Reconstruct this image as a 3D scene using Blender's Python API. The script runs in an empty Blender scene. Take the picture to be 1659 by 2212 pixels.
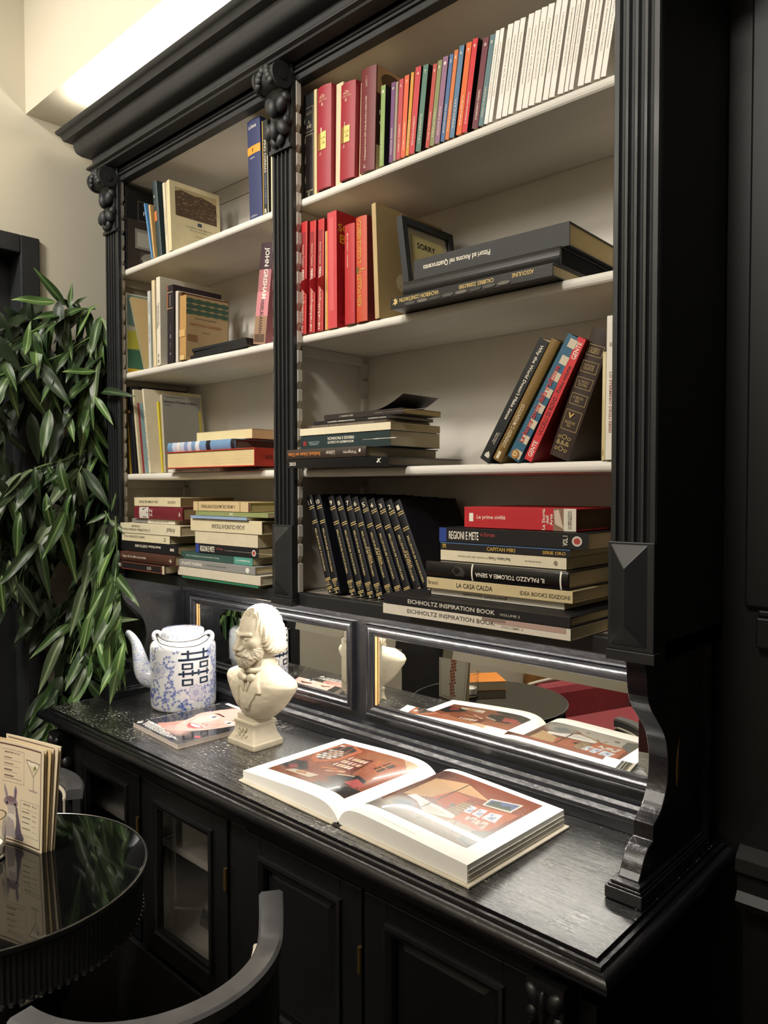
import bpy, bmesh, math, random
from mathutils import Vector, Matrix, noise as mnoise
PI = math.pi
R = math.radians
scene = bpy.context.scene
COL = scene.collection

# ------------------------------------------------------------------ camera
cam_d = bpy.data.cameras.new('camera')
cam = bpy.data.objects.new('camera', cam_d)
COL.objects.link(cam)
cam_d.sensor_fit = 'HORIZONTAL'
cam_d.sensor_width = 36.0
cam_d.lens = 36.0 * 1623.7 / 1659.0
cam_d.clip_start = 0.02
YAW, PITCH, ROLL = 0.74939, -0.03131, -0.00122
_f = Vector((-math.sin(YAW) * math.cos(PITCH), math.cos(YAW) * math.cos(PITCH), math.sin(PITCH)))
_r = Vector((math.cos(YAW), math.sin(YAW), 0))
_u = _r.cross(_f)
_r2 = _r * math.cos(ROLL) + _u * math.sin(ROLL)
_u2 = _u * math.cos(ROLL) - _r * math.sin(ROLL)
cam.matrix_world = Matrix(((_r2.x, _u2.x, -_f.x, 1.2453), (_r2.y, _u2.y, -_f.y, -1.0663), (_r2.z, _u2.z, -_f.z, 1.515), (0, 0, 0, 1)))
scene.camera = cam

# ------------------------------------------------------------------ world, exposure
world = bpy.data.worlds.new('world')
scene.world = world
world.use_nodes = True
world.node_tree.nodes['Background'].inputs[0].default_value = (1.0, 0.86, 0.68, 1)
world.node_tree.nodes['Background'].inputs[1].default_value = 0.015
scene.view_settings.view_transform = 'Standard'
scene.view_settings.look = 'None'
scene.view_settings.exposure = 0.0
scene.view_settings.gamma = 1.0
scene.view_settings.use_curve_mapping = False

# ------------------------------------------------------------------ lights of the room
def area(name, loc, rot, sx, sy, power, col, shape='RECTANGLE', spread=180):
    d = bpy.data.lights.new(name, 'AREA')
    d.shape = shape
    d.size = sx
    if shape in ('RECTANGLE', 'ELLIPSE'):
        d.size_y = sy
    d.energy = power
    d.color = col
    d.spread = R(spread)
    o = bpy.data.objects.new(name, d)
    o.location = loc
    o.rotation_euler = rot
    COL.objects.link(o)
    return o
WARM = (1.0, 0.942, 0.855)
def spot(name, loc, target, power, angle, blend, col=WARM, radius=0.06):
    d = bpy.data.lights.new(name, 'SPOT')
    d.energy = power
    d.color = col
    d.spot_size = R(angle)
    d.spot_blend = blend
    d.shadow_soft_size = radius
    o = bpy.data.objects.new(name, d)
    o.location = loc
    o.rotation_euler = (Vector(target) - Vector(loc)).to_track_quat('-Z', 'Y').to_euler()
    COL.objects.link(o)
    return o
# ceiling spotlights of the cafe, turned to the shelves
spot('ceiling_and_fill_spot', (-0.30, -1.75, 3.25), (-0.74, -0.05, 1.85), 170, 72, 0.9, radius=0.16)
spot('ceiling_and_fill_spot', (0.70, -1.75, 3.25), (0.45, 0.0, 1.95), 125, 60, 0.9, radius=0.16)
spot('ceiling_and_fill_spot', (-0.10, -1.55, 3.25), (-0.02, -0.55, 0.85), 165, 24, 0.8, radius=0.1)  # unseen spot added to brighten the menus, table and chair rail
# unseen point lights added to fill the shelves from the front
def fill_light(loc, power):
    d = bpy.data.lights.new('front_fill_light', 'POINT')
    d.energy = power
    d.color = WARM
    d.shadow_soft_size = 0.22
    o = bpy.data.objects.new('front_fill_light', d)
    o.location = loc
    COL.objects.link(o)
fill_light((-0.35, -1.75, 2.75), 20)
fill_light((0.55, -1.75, 2.75), 20)
# round ceiling lamp further back in the room
area('ceiling_lamp', (-0.2, -2.6, 3.28), (0, 0, 0), 0.5, 0.5, 9, WARM, 'DISK')
spot('ceiling_and_fill_spot', (-0.1, -2.2, 3.25), (-0.15, -1.6, 0.6), 150, 44, 0.6, radius=0.1)  # unseen spot added to brighten the red armchair in the mirror
# LED strip lying on top of the bookcase, shining up at the soffit
area('led_cove_strip', (0.03, -0.085, 2.530), (PI, 0, 0), 1.62, 0.03, 8, (1.0, 0.93, 0.80))
# LED strip under the front edge of the bookcase, shining down on the worktop
area('led_shelf_strip', (0.0, 0.0, 1.2560), (R(52), 0, 0), 1.34, 0.010, 10.0, (1.0, 0.95, 0.88))

# ------------------------------------------------------------------ colours and materials
def lin(c):
    return c / 12.92 if c <= 0.04045 else ((c + 0.055) / 1.055) ** 2.4
def rgb(h):
    if isinstance(h, (tuple, list)):
        return (h[0], h[1], h[2], 1.0)
    h = h.lstrip('#')
    return tuple(lin(int(h[i:i + 2], 16) / 255) for i in (0, 2, 4)) + (1.0,)
_mats = {}
def mat(name, col, rough=0.5, metal=0.0, var=0.06, vscale=18.0, bump=0.0, bscale=60.0, coat=0.0, spec=0.5,
        stretch=(1, 1, 1), chips=None, chip_scale=40.0, chip_cut=0.72, rvar=0.0, sheen=0.0):
    """principled paint/cloth/paper with noise-driven colour variation, relief and optional chips of another colour"""
    key = (name, str(col))
    if key in _mats:
        return _mats[key]
    m = bpy.data.materials.new(name)
    m.use_nodes = True
    nt = m.node_tree
    b = nt.nodes['Principled BSDF']
    b.inputs['Roughness'].default_value = rough
    b.inputs['Metallic'].default_value = metal
    b.inputs['Coat Weight'].default_value = coat
    b.inputs['Coat Roughness'].default_value = 0.12
    b.inputs['Specular IOR Level'].default_value = spec
    if sheen:
        b.inputs['Sheen Weight'].default_value = sheen
    tc = nt.nodes.new('ShaderNodeTexCoord')
    mp = nt.nodes.new('ShaderNodeMapping')
    mp.inputs['Scale'].default_value = stretch
    nt.links.new(tc.outputs['Object'], mp.inputs['Vector'])
    n = nt.nodes.new('ShaderNodeTexNoise')
    n.inputs['Scale'].default_value = vscale
    n.inputs['Detail'].default_value = 4
    nt.links.new(mp.outputs['Vector'], n.inputs['Vector'])
    mix = nt.nodes.new('ShaderNodeMix')
    mix.data_type = 'RGBA'
    c = rgb(col)
    mix.inputs[6].default_value = tuple(max(0, x * (1 - 2.2 * var)) for x in c[:3]) + (1,)
    mix.inputs[7].default_value = tuple(min(1, x * (1 + 2.2 * var)) for x in c[:3]) + (1,)
    nt.links.new(n.outputs['Fac'], mix.inputs[0])
    out = mix.outputs[2]
    if chips is not None:
        n2 = nt.nodes.new('ShaderNodeTexNoise')
        n2.inputs['Scale'].default_value = chip_scale
        n2.inputs['Detail'].default_value = 6
        n2.inputs['Roughness'].default_value = 0.65
        nt.links.new(mp.outputs['Vector'], n2.inputs['Vector'])
        rp = nt.nodes.new('ShaderNodeValToRGB')
        rp.color_ramp.elements[0].position = chip_cut
        rp.color_ramp.elements[1].position = chip_cut + 0.015
        nt.links.new(n2.outputs['Fac'], rp.inputs['Fac'])
        mx = nt.nodes.new('ShaderNodeMix')
        mx.data_type = 'RGBA'
        mx.inputs[7].default_value = rgb(chips)
        nt.links.new(rp.outputs['Color'], mx.inputs[0])
        nt.links.new(out, mx.inputs[6])
        out = mx.outputs[2]
    nt.links.new(out, b.inputs['Base Color'])
    if rvar:
        mr = nt.nodes.new('ShaderNodeMapRange')
        mr.inputs['To Min'].default_value = max(0.02, rough - rvar)
        mr.inputs['To Max'].default_value = rough + rvar
        nt.links.new(n.outputs['Fac'], mr.inputs['Value'])
        nt.links.new(mr.outputs['Result'], b.inputs['Roughness'])
    if bump:
        n3 = nt.nodes.new('ShaderNodeTexNoise')
        n3.inputs['Scale'].default_value = bscale
        n3.inputs['Detail'].default_value = 5
        nt.links.new(mp.outputs['Vector'], n3.inputs['Vector'])
        bp = nt.nodes.new('ShaderNodeBump')
        bp.inputs['Strength'].default_value = bump
        bp.inputs['Distance'].default_value = 0.002
        nt.links.new(n3.outputs['Fac'], bp.inputs['Height'])
        nt.links.new(bp.outputs['Normal'], b.inputs['Normal'])
    _mats[key] = m
    return m
def pages_mat(col):
    """paper block: fine parallel leaf lines across the thickness"""
    key = ('page_edges', str(col))
    if key in _mats:
        return _mats[key]
    m = mat('page_edges', col, rough=0.85, var=0.05, spec=0.2)
    nt = m.node_tree
    b = nt.nodes['Principled BSDF']
    tc = nt.nodes.new('ShaderNodeTexCoord')
    mp = nt.nodes.new('ShaderNodeMapping')
    mp.inputs['Scale'].default_value = (900, 3, 3)
    n = nt.nodes.new('ShaderNodeTexNoise')
    n.inputs['Scale'].default_value = 1.0
    nt.links.new(tc.outputs['Object'], mp.inputs['Vector'])
    nt.links.new(mp.outputs['Vector'], n.inputs['Vector'])
    bp = nt.nodes.new('ShaderNodeBump')
    bp.inputs['Strength'].default_value = 0.5
    bp.inputs['Distance'].default_value = 0.001
    nt.links.new(n.outputs['Fac'], bp.inputs['Height'])
    nt.links.new(bp.outputs['Normal'], b.inputs['Normal'])
    return m
def vcol_mat(name, rough=0.35, coat=0.0):
    """printed paper: colours come from the mesh colour attribute 'print'"""
    key = (name, 'vcol')
    if key in _mats:
        return _mats[key]
    m = bpy.data.materials.new(name)
    m.use_nodes = True
    nt = m.node_tree
    b = nt.nodes['Principled BSDF']
    b.inputs['Roughness'].default_value = rough
    b.inputs['Coat Weight'].default_value = coat
    a = nt.nodes.new('ShaderNodeVertexColor')
    a.layer_name = 'print'
    nt.links.new(a.outputs['Color'], b.inputs['Base Color'])
    _mats[key] = m
    return m
def glass_mat(name, rough=0.0, tint=(1, 1, 1), ior=1.45):
    m = bpy.data.materials.new(name)
    m.use_nodes = True
    b = m.node_tree.nodes['Principled BSDF']
    b.inputs['Base Color'].default_value = tuple(tint) + (1,)
    b.inputs['Roughness'].default_value = rough
    b.inputs['Transmission Weight'].default_value = 1.0
    b.inputs['IOR'].default_value = ior
    return m
BLACK = mat('black_paint', '#202224', rough=0.42, var=0.15, bump=0.25, bscale=30, coat=0.15, chips='#c9bfae', chip_scale=26, chip_cut=0.83)
BLACKM = mat('black_paint_matt', '#292b2d', rough=0.52, var=0.2, bump=0.2, bscale=22)
GLOSS = mat('black_gloss_paint', '#111114', rough=0.30, var=0.2, bump=0.6, bscale=75, coat=0.4, chips='#b9b2a6', chip_scale=55, chip_cut=0.80)
CREAM = mat('cream_paint', '#d3cdc3', rough=0.55, var=0.05, vscale=9, bump=0.12, bscale=35)
SHELFP = mat('shelf_paint', '#dedad1', rough=0.5, var=0.06, vscale=14, bump=0.35, bscale=26, stretch=(0.25, 1, 1), chips='#b08a5a', chip_scale=30, chip_cut=0.86)

SHADED_BLACK = mat('black_paint_shaded', '#0d0d0e', rough=0.42, var=0.2, bump=0.2, bscale=26, coat=0.1, chips='#8a8070', chip_scale=26, chip_cut=0.84)  # same black paint, darkened to put the sideboard's shade into the colour
# ------------------------------------------------------------------ mesh helpers
class MB:
    def __init__(s):
        s.v = []; s.f = []
    def add(s, vs, fs):
        o = len(s.v)
        s.v += [tuple(v) for v in vs]
        s.f += [tuple(i + o for i in f) for f in fs]
        return s
    def box(s, x0, x1, y0, y1, z0, z1):
        return s.add([(x0, y0, z0), (x1, y0, z0), (x1, y1, z0), (x0, y1, z0), (x0, y0, z1), (x1, y0, z1), (x1, y1, z1), (x0, y1, z1)],
                     [(0, 3, 2, 1), (4, 5, 6, 7), (0, 1, 5, 4), (1, 2, 6, 5), (2, 3, 7, 6), (3, 0, 4, 7)])
    def prism(s, poly, fn, a, b):
        """poly: 2-D outline, fn(p, q, t) -> xyz, extruded from t=a to t=b"""
        n = len(poly)
        vs = [fn(p, q, a) for p, q in poly] + [fn(p, q, b) for p, q in poly]
        fs = [tuple(range(n - 1, -1, -1)), tuple(range(n, 2 * n))]
        fs += [(i, (i + 1) % n, n + (i + 1) % n, n + i) for i in range(n)]
        return s.add(vs, fs)
    def lathe(s, prof, cx=0, cy=0, cz=0, n=32, a0=0.0, a1=2 * PI, caps=True):
        full = abs(a1 - a0 - 2 * PI) < 1e-6
        m = n if full else n + 1
        vs = []
        for r, z in prof:
            for i in range(m):
                a = a0 + (a1 - a0) * i / n
                vs.append((cx + r * math.cos(a), cy + r * math.sin(a), cz + z))
        fs = []
        for k in range(len(prof) - 1):
            for i in range(n):
                j = (i + 1) % m
                fs.append((k * m + i, k * m + j, (k + 1) * m + j, (k + 1) * m + i))
        if caps and full:
            fs.append(tuple(range(m - 1, -1, -1)))
            fs.append(tuple((len(prof) - 1) * m + i for i in range(m)))
        return s.add(vs, fs)
    def tube(s, pts, rad, n=8, caps=True):
        pts = [Vector(p) for p in pts]
        rs = rad if isinstance(rad, (list, tuple)) else [rad] * len(pts)
        vs = []; up = None
        for i, p in enumerate(pts):
            t = (pts[min(i + 1, len(pts) - 1)] - pts[max(i - 1, 0)]).normalized()
            if up is None:
                up = t.orthogonal().normalized()
            up = (up - t * up.dot(t))
            up = up.normalized() if up.length > 1e-6 else t.orthogonal().normalized()
            w = t.cross(up)
            for k in range(n):
                a = 2 * PI * k / n
                vs.append(p + (up * math.cos(a) + w * math.sin(a)) * rs[i])
        fs = []
        for i in range(len(pts) - 1):
            for k in range(n):
                fs.append((i * n + k, i * n + (k + 1) % n, (i + 1) * n + (k + 1) % n, (i + 1) * n + k))
        if caps:
            fs.append(tuple(range(n - 1, -1, -1)))
            fs.append(tuple((len(pts) - 1) * n + k for k in range(n)))
        return s.add(vs, fs)
    def ball(s, c, r, nu=12, nv=8, M=None):
        r = r if isinstance(r, (tuple, list)) else (r, r, r)
        vs = [(0, 0, -1)]
        for j in range(1, nv):
            b = -PI / 2 + PI * j / nv
            for i in range(nu):
                a = 2 * PI * i / nu
                vs.append((math.cos(a) * math.cos(b), math.sin(a) * math.cos(b), math.sin(b)))
        vs.append((0, 0, 1))
        fs = []
        for i in range(nu):
            fs.append((0, 1 + (i + 1) % nu, 1 + i))
            fs.append((len(vs) - 1, 1 + (nv - 2) * nu + i, 1 + (nv - 2) * nu + (i + 1) % nu))
        for j in range(nv - 2):
            for i in range(nu):
                fs.append((1 + j * nu + i, 1 + j * nu + (i + 1) % nu, 1 + (j + 1) * nu + (i + 1) % nu, 1 + (j + 1) * nu + i))
        out = []
        for v in vs:
            p = Vector((v[0] * r[0], v[1] * r[1], v[2] * r[2]))
            if M is not None:
                p = M @ p
            out.append(p + Vector(c))
        return s.add(out, fs)
    def frame(s, prof, x0, x1, z0, z1, y):
        """picture-frame moulding round a rectangle in the xz plane; prof = [(inset from outer edge, proud towards -y)]"""
        n = len(prof)
        vs = []
        for (cx, cz, sx, sz) in ((x0, z0, 1, 1), (x1, z0, -1, 1), (x1, z1, -1, -1), (x0, z1, 1, -1)):
            for d, h in prof:
                vs.append((cx + sx * d, y - h, cz + sz * d))
        fs = []
        for k in range(4):
            for i in range(n - 1):
                a, b = k * n + i, ((k + 1) % 4) * n + i
                fs.append((a, b, b + 1, a + 1))
        return s.add(vs, fs)
    def xform(s, M):
        s.v = [tuple(M @ Vector(v)) for v in s.v]
        return s
def mesh_of(name, mb):
    me = bpy.data.meshes.new(name)
    me.from_pydata(mb.v, [], mb.f)
    me.validate()
    bm = bmesh.new()
    bm.from_mesh(me)
    bmesh.ops.recalc_face_normals(bm, faces=bm.faces)
    bm.to_mesh(me)
    bm.free()
    return me
def obj(name, mb, m, parent=None, smooth=False, bevel=0.0, recalc=True, angle=40):
    if isinstance(mb, MB):
        me = mesh_of(name, mb) if recalc else bpy.data.meshes.new(name)
        if not recalc:
            me.from_pydata(mb.v, [], mb.f)
    else:
        me = mb
    if m is not None and not me.materials:
        me.materials.append(m)
    if smooth:
        me.polygons.foreach_set('use_smooth', [True] * len(me.polygons))
        try:
            me.set_sharp_from_angle(angle=R(angle))
        except Exception:
            pass
    o = bpy.data.objects.new(name, me)
    COL.objects.link(o)
    if parent is not None:
        o.parent = parent
    if bevel:
        bv = o.modifiers.new('bevel', 'BEVEL')
        bv.width = bevel
        bv.segments = 2
        bv.limit_method = 'ANGLE'
    return o
def tag(o, label, cat, group=None):
    o['label'] = label
    o['category'] = cat
    if group:
        o['group'] = group
    return o
def thing(name, label, cat, loc=(0, 0, 0), rotz=0.0, group=None, M=None):
    o = bpy.data.objects.new(name, None)
    COL.objects.link(o)
    o.empty_display_size = 0.05
    if M is not None:
        o.matrix_world = M
    else:
        o.location = loc
        o.rotation_euler = (0, 0, rotz)
    return tag(o, label, cat, group)
def struct(name, mb, m, parent=None, **kw):
    o = obj(name, mb, m, parent, **kw)
    if parent is None:
        o['kind'] = 'structure'
    return o
def arc(cx, cy, r, a0, a1, n):
    return [(cx + r * math.cos(R(a0 + (a1 - a0) * i / n)), cy + r * math.sin(R(a0 + (a1 - a0) * i / n))) for i in range(n + 1)]
def catmull(pts, n=6):
    P = [Vector(p) for p in pts]
    P = [P[0] * 2 - P[1]] + P + [P[-1] * 2 - P[-2]]
    out = []
    for i in range(1, len(P) - 2):
        for k in range(n):
            t = k / n
            a, b, c, d = P[i - 1], P[i], P[i + 1], P[i + 2]
            out.append(0.5 * ((2 * b) + (c - a) * t + (2 * a - 5 * b + 4 * c - d) * t * t + (3 * b - a - 3 * c + d) * t ** 3))
    out.append(P[-2])
    return out

# ------------------------------------------------------------------ lettering
_tmp = bpy.data.scenes.new('lettering_tmp')
_tcache = {}
def text_shape(s, bold=0.0):
    """flat outline of a string, normalised to x 0..1, y 0..1 of its own box -> (verts2d, faces)"""
    k = (s, bold)
    if k in _tcache:
        return _tcache[k]
    cu = bpy.data.curves.new('t', 'FONT')
    cu.body = s
    cu.resolution_u = 2
    cu.offset = bold
    cu.space_line = 0.9
    cu.align_x = 'CENTER'
    o = bpy.data.objects.new('t', cu)
    _tmp.collection.objects.link(o)
    _tmp.view_layers[0].update()
    dg = _tmp.view_layers[0].depsgraph
    me = o.evaluated_get(dg).to_mesh()
    vs = [(v.co.x, v.co.y) for v in me.vertices]
    fs = [tuple(p.vertices) for p in me.polygons]
    o.evaluated_get(dg).to_mesh_clear()
    bpy.data.objects.remove(o)
    bpy.data.curves.remove(cu)
    if vs:
        x0 = min(v[0] for v in vs); x1 = max(v[0] for v in vs)
        y0 = min(v[1] for v in vs); y1 = max(v[1] for v in vs)
        vs = [((v[0] - x0) / max(1e-6, x1 - x0), (v[1] - y0) / max(1e-6, y1 - y0)) for v in vs]
    _tcache[k] = (vs, fs)
    return _tcache[k]
# ================================================================== the room
FLOOR = 0.07
XW = -0.99            # left wall
WALLC = mat('cream_wall_paint', '#d8d1be', rough=0.7, var=0.03, vscale=3, bump=0.08, bscale=20)
CEILC = mat('white_ceiling_paint', '#e2dccb', rough=0.75, var=0.03, vscale=3, bump=0.05, bscale=20)
FLOORC = mat('dark_floor_boards', '#2a211b', rough=0.45, var=0.25, vscale=4, stretch=(0.3, 3, 1), bump=0.2, bscale=12)
PANEL = mat('dark_wall_panel', '#0c0b0a', rough=0.5, var=0.3, vscale=5, stretch=(3, 3, 0.3), bump=0.15, bscale=10)
struct('floor', MB().box(-3.2, 3.6, -3.6, 0.4, FLOOR - 0.1, FLOOR), FLOORC)
struct('ceiling', MB().box(-3.2, 3.6, -3.6, 0.4, 3.32, 3.42), CEILC)
struct('wall_back', MB().box(-1.1, 3.6, 0.25, 0.4, FLOOR, 3.32), PANEL)
# left wall, cut by a black door recess next to the plant and ending before the far part of the room
lw = struct('wall_left', MB().box(XW - 0.12, XW, -0.136, 0.25, FLOOR, 3.32).box(XW - 0.12, XW, -0.46, -0.136, 2.237, 3.32)
            .box(XW - 0.12, XW, -1.07, -0.46, FLOOR, 3.32).box(XW - 0.12, XW, -1.5, -1.07, 2.3, 3.32).box(XW - 0.12, XW, -3.6, -1.5, FLOOR, 3.32), WALLC)
struct('wall_front', MB().box(-3.2, 3.6, -3.75, -3.6, FLOOR, 3.32), WALLC)
struct('wall_right', MB().box(3.5, 3.65, -3.6, 0.25, FLOOR, 3.32), PANEL)
struct('wall_far', MB().box(-3.3, -3.2, -3.6, 0.4, FLOOR, 3.32), WALLC)
# soffit over the bookcase
struct('ceiling_soffit', MB().box(XW, 3.5, -0.165, 0.25, 2.585, 3.32), WALLC)
# black door with its casing set in the left wall
d1 = obj('door_1', MB().box(XW - 0.10, XW - 0.07, -0.46, -0.136, FLOOR, 2.237), BLACKM)
d1['kind'] = 'structure'
obj('door_casing', MB().box(XW - 0.07, XW + 0.012, -0.19, -0.136, FLOOR, 2.237).box(XW - 0.07, XW + 0.012, -0.46, -0.41, FLOOR, 2.237)
    .box(XW - 0.07, XW + 0.012, -0.41, -0.19, 2.185, 2.237), BLACKM, d1, bevel=0.003)
d2 = obj('door_2', MB().box(XW - 0.10, XW - 0.06, -1.5, -1.07, FLOOR, 2.3), BLACKM)
d2['kind'] = 'structure'
# wainscot on the back wall to the right of the bookcase
wb = bpy.data.objects['wall_back']
obj('wainscot_rail', MB().box(0.86, 3.5, 0.232, 0.25, 1.255, 1.305).box(0.86, 3.5, 0.242, 0.25, 1.305, 1.316), PANEL, wb, bevel=0.003)
for i in range(3):
    x0 = 0.84 + i * 0.8
    obj('wainscot_panel', MB().box(x0, x0 + 0.78, 0.238, 0.25, 1.32, 3.2), PANEL, wb, bevel=0.004)
obj('dado_rail', MB().prism([(0.25, 0.86), (0.155, 0.86), (0.15, 0.872), (0.16, 0.885), (0.16, 0.91), (0.148, 0.92), (0.15, 0.94), (0.17, 0.955), (0.25, 0.96)],
                            lambda p, q, t: (t, p, q), 0.86, 3.5), PANEL, wb)
obj('dado_base', MB().box(0.86, 3.5, 0.19, 0.25, FLOOR, 0.86), PANEL, wb)

# ================================================================== bookcase
def sweep3(mb, prof, xL, xR, yF, yB):
    """moulding round left end, front and right end; prof = [(projection, z)]"""
    n = len(prof)
    vs = []
    for k in range(4):
        for d, z in prof:
            vs.append([(xL - d, yB, z), (xL - d, yF - d, z), (xR + d, yF - d, z), (xR + d, yB, z)][k])
    fs = [(k * n + i, (k + 1) * n + i, (k + 1) * n + i + 1, k * n + i + 1) for k in range(3) for i in range(n - 1)]
    fs += [(k * n + n - 1, (k + 1) * n + n - 1, (k + 1) * n, k * n) for k in range(3)]
    fs += [tuple(range(n)), tuple(range(4 * n - 1, 3 * n - 1, -1))]
    return mb.add(vs, fs)
S1, S2, S3, S4 = 2.132, 1.843, 1.557, 1.291
XL, XR = -0.805, 0.803
bc = thing('bookcase', 'tall black bookcase with cream interior, fluted pilasters and heavy cornice', 'bookcase', (0, 0, 1.262))
BM = Matrix.Translation((0, 0, -1.262))
def part(name, mb, m, parent=bc, **kw):
    o = obj(name, mb, m, parent, **kw)
    if parent is bc:
        o.location = (0, 0, -1.262)
    return o
# cornice, worked as one moulding round three sides
prof = [(0.0, 2.525), (0.094, 2.525), (0.097, 2.521), (0.095, 2.515), (0.091, 2.511)]
prof += [(0.091 - 0.011 * t, 2.511 - 0.016 * t + 0.004 * math.sin(PI * t)) for t in (0.25, 0.5, 0.75)]
prof += [(0.080, 2.495), (0.0620, 2.4915), (0.0605, 2.489), (0.060, 2.478), (0.0585, 2.4745)]
prof += [(0.0585 - 0.035 * (1 - math.cos(PI / 2 * t)), 2.4745 - 0.0265 * math.sin(PI / 2 * t)) for t in (0.2, 0.4, 0.6, 0.8)]
prof += [(0.0236, 2.448), (0.0225, 2.427), (0.034, 2.4235), (0.0362, 2.420), (0.0355, 2.4165), (0.028, 2.4130), (0.026, 2.409), (0.012, 2.406), (0.0, 2.404)]
part('cornice', sweep3(MB(), prof, XL, XR, -0.025, 0.24), BLACKM, smooth=True, angle=30)
part('frieze', MB().box(XL + 0.01, XR - 0.01, -0.0128, 0.012, 2.372, 2.404), BLACKM, bevel=0.002)
part('frieze_moulding', MB().box(XL + 0.012, XR - 0.012, -0.018, -0.0128, 2.386, 2.392).box(XL + 0.012, XR - 0.012, -0.016, -0.0128, 2.3965, 2.403), BLACKM, bevel=0.0015)
part('lid_board', MB().box(XL - 0.02, XR + 0.02, -0.04, 0.24, 2.50, 2.523), BLACKM)
part('top_board', MB().box(XL + 0.01, XR - 0.01, 0.012, 0.236, 2.378, 2.398), CREAM)
# side panels, divider
part('side_panel', MB().box(XL, -0.787, -0.0130, 0.24, 1.262, 2.404), BLACKM)
part('side_panel', MB().box(0.747, XR, -0.0130, 0.24, 1.262, 2.404), BLACKM)
part('face_stile', MB().box(-0.787, -0.7520, -0.0130, 0.0, 1.291, 2.372), CREAM)
part('face_stile', MB().box(-0.0555, 0.0035, -0.0130, 0.0, 1.291, 2.372), CREAM)
part('face_stile', MB().box(0.7430, 0.747, -0.0130, 0.0, 1.291, 2.372), CREAM)
part('side_lining', MB().box(-0.787, -0.783, 0.0, 0.222, 1.291, 2.378), CREAM)
part('side_lining', MB().box(0.743, 0.747, 0.0, 0.222, 1.291, 2.378), CREAM)
part('divider', MB().box(-0.032, -0.014, 0.0, 0.222, 1.291, 2.378), CREAM)
part('bottom_board', MB().box(XL, XR, 0.012, 0.24, 1.262, 1.2895), mat('worn_board', '#8d8476', rough=0.6, var=0.15, bump=0.2))
part('bottom_rail', MB().box(XL + 0.004, XR - 0.004, -0.012, 0.012, 1.262, 1.291), BLACK, bevel=0.003)
# back boards, laid horizontally
edges = [1.291, 1.545, 1.83, 2.12, 2.2335, 2.335, 2.378]
for i in range(len(edges) - 1):
    part('back_board', MB().box(-0.787, -0.034, 0.222, 0.236, edges[i] + 0.001, edges[i + 1] - 0.001), CREAM, bevel=0.002)
    part('back_board', MB().box(-0.012, 0.747, 0.222, 0.236, edges[i] + 0.001, edges[i + 1] - 0.001), CREAM, bevel=0.002)
# saw-tooth ratchet strips that carry the shelves
def ratchet(xw, sx, y0, y1):
    pts = [(0, 1.292), (0, 2.377), (0.012, 2.377)]
    z = 2.325
    while z > 1.33:
        pts += [(0.012, z), (0.0045, z - 0.0145), (0.0045, z - 0.0155), (0.012, z - 0.0175)]
        z -= 0.0415
    pts += [(0.012, 1.292)]
    return MB().prism(pts, lambda p, q, t: (xw + sx * p, t, q), y0, y1)
for xw, sx in ((-0.783, 1), (-0.032, -1), (-0.014, 1), (0.743, -1)):
    part('ratchet_strip', ratchet(xw, sx, 0.205, 0.2215), CREAM)
for xw, sx in ((-0.7520, 1), (-0.0555, -1), (0.0035, 1), (0.7430, -1)):
    part('ratchet_strip', ratchet(xw, sx, -0.0128, -0.0012), CREAM)
# six shelves with rounded fronts, each on two bearers
def shelf(x0, x1, zt):
    y0, y1, t = 0.0, 0.2205, 0.0175
    pr = [(y1, zt), (y0 + 0.006, zt)] + [(y0 + 0.006 - 0.006 * math.sin(R(a)), zt - 0.0075 + 0.0075 * math.cos(R(a))) for a in (30, 60, 90)]
    pr += [(y0 + 0.006 - 0.006 * math.cos(R(a)), zt - t + 0.0075 - 0.0075 * math.sin(R(a))) for a in (0, 30, 60, 90)] + [(y1, zt - t)]
    part('shelf', MB().prism(pr, lambda p, q, s: (s, p, q), x0, x1), SHELFP)
for zt in (S1, S2, S3):
    shelf(-0.782, -0.033, zt)
    shelf(-0.013, 0.742, zt)
    for xw, sx in ((-0.783, 1), (-0.032, -1), (-0.014, 1), (0.743, -1)):
        a, b = sorted((xw + sx * 0.0005, xw + sx * 0.0105))
        part('shelf_bearer', MB().box(a, b, 0.0165, 0.2045, zt - 0.0395, zt - 0.018), CREAM, bevel=0.001)
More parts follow.
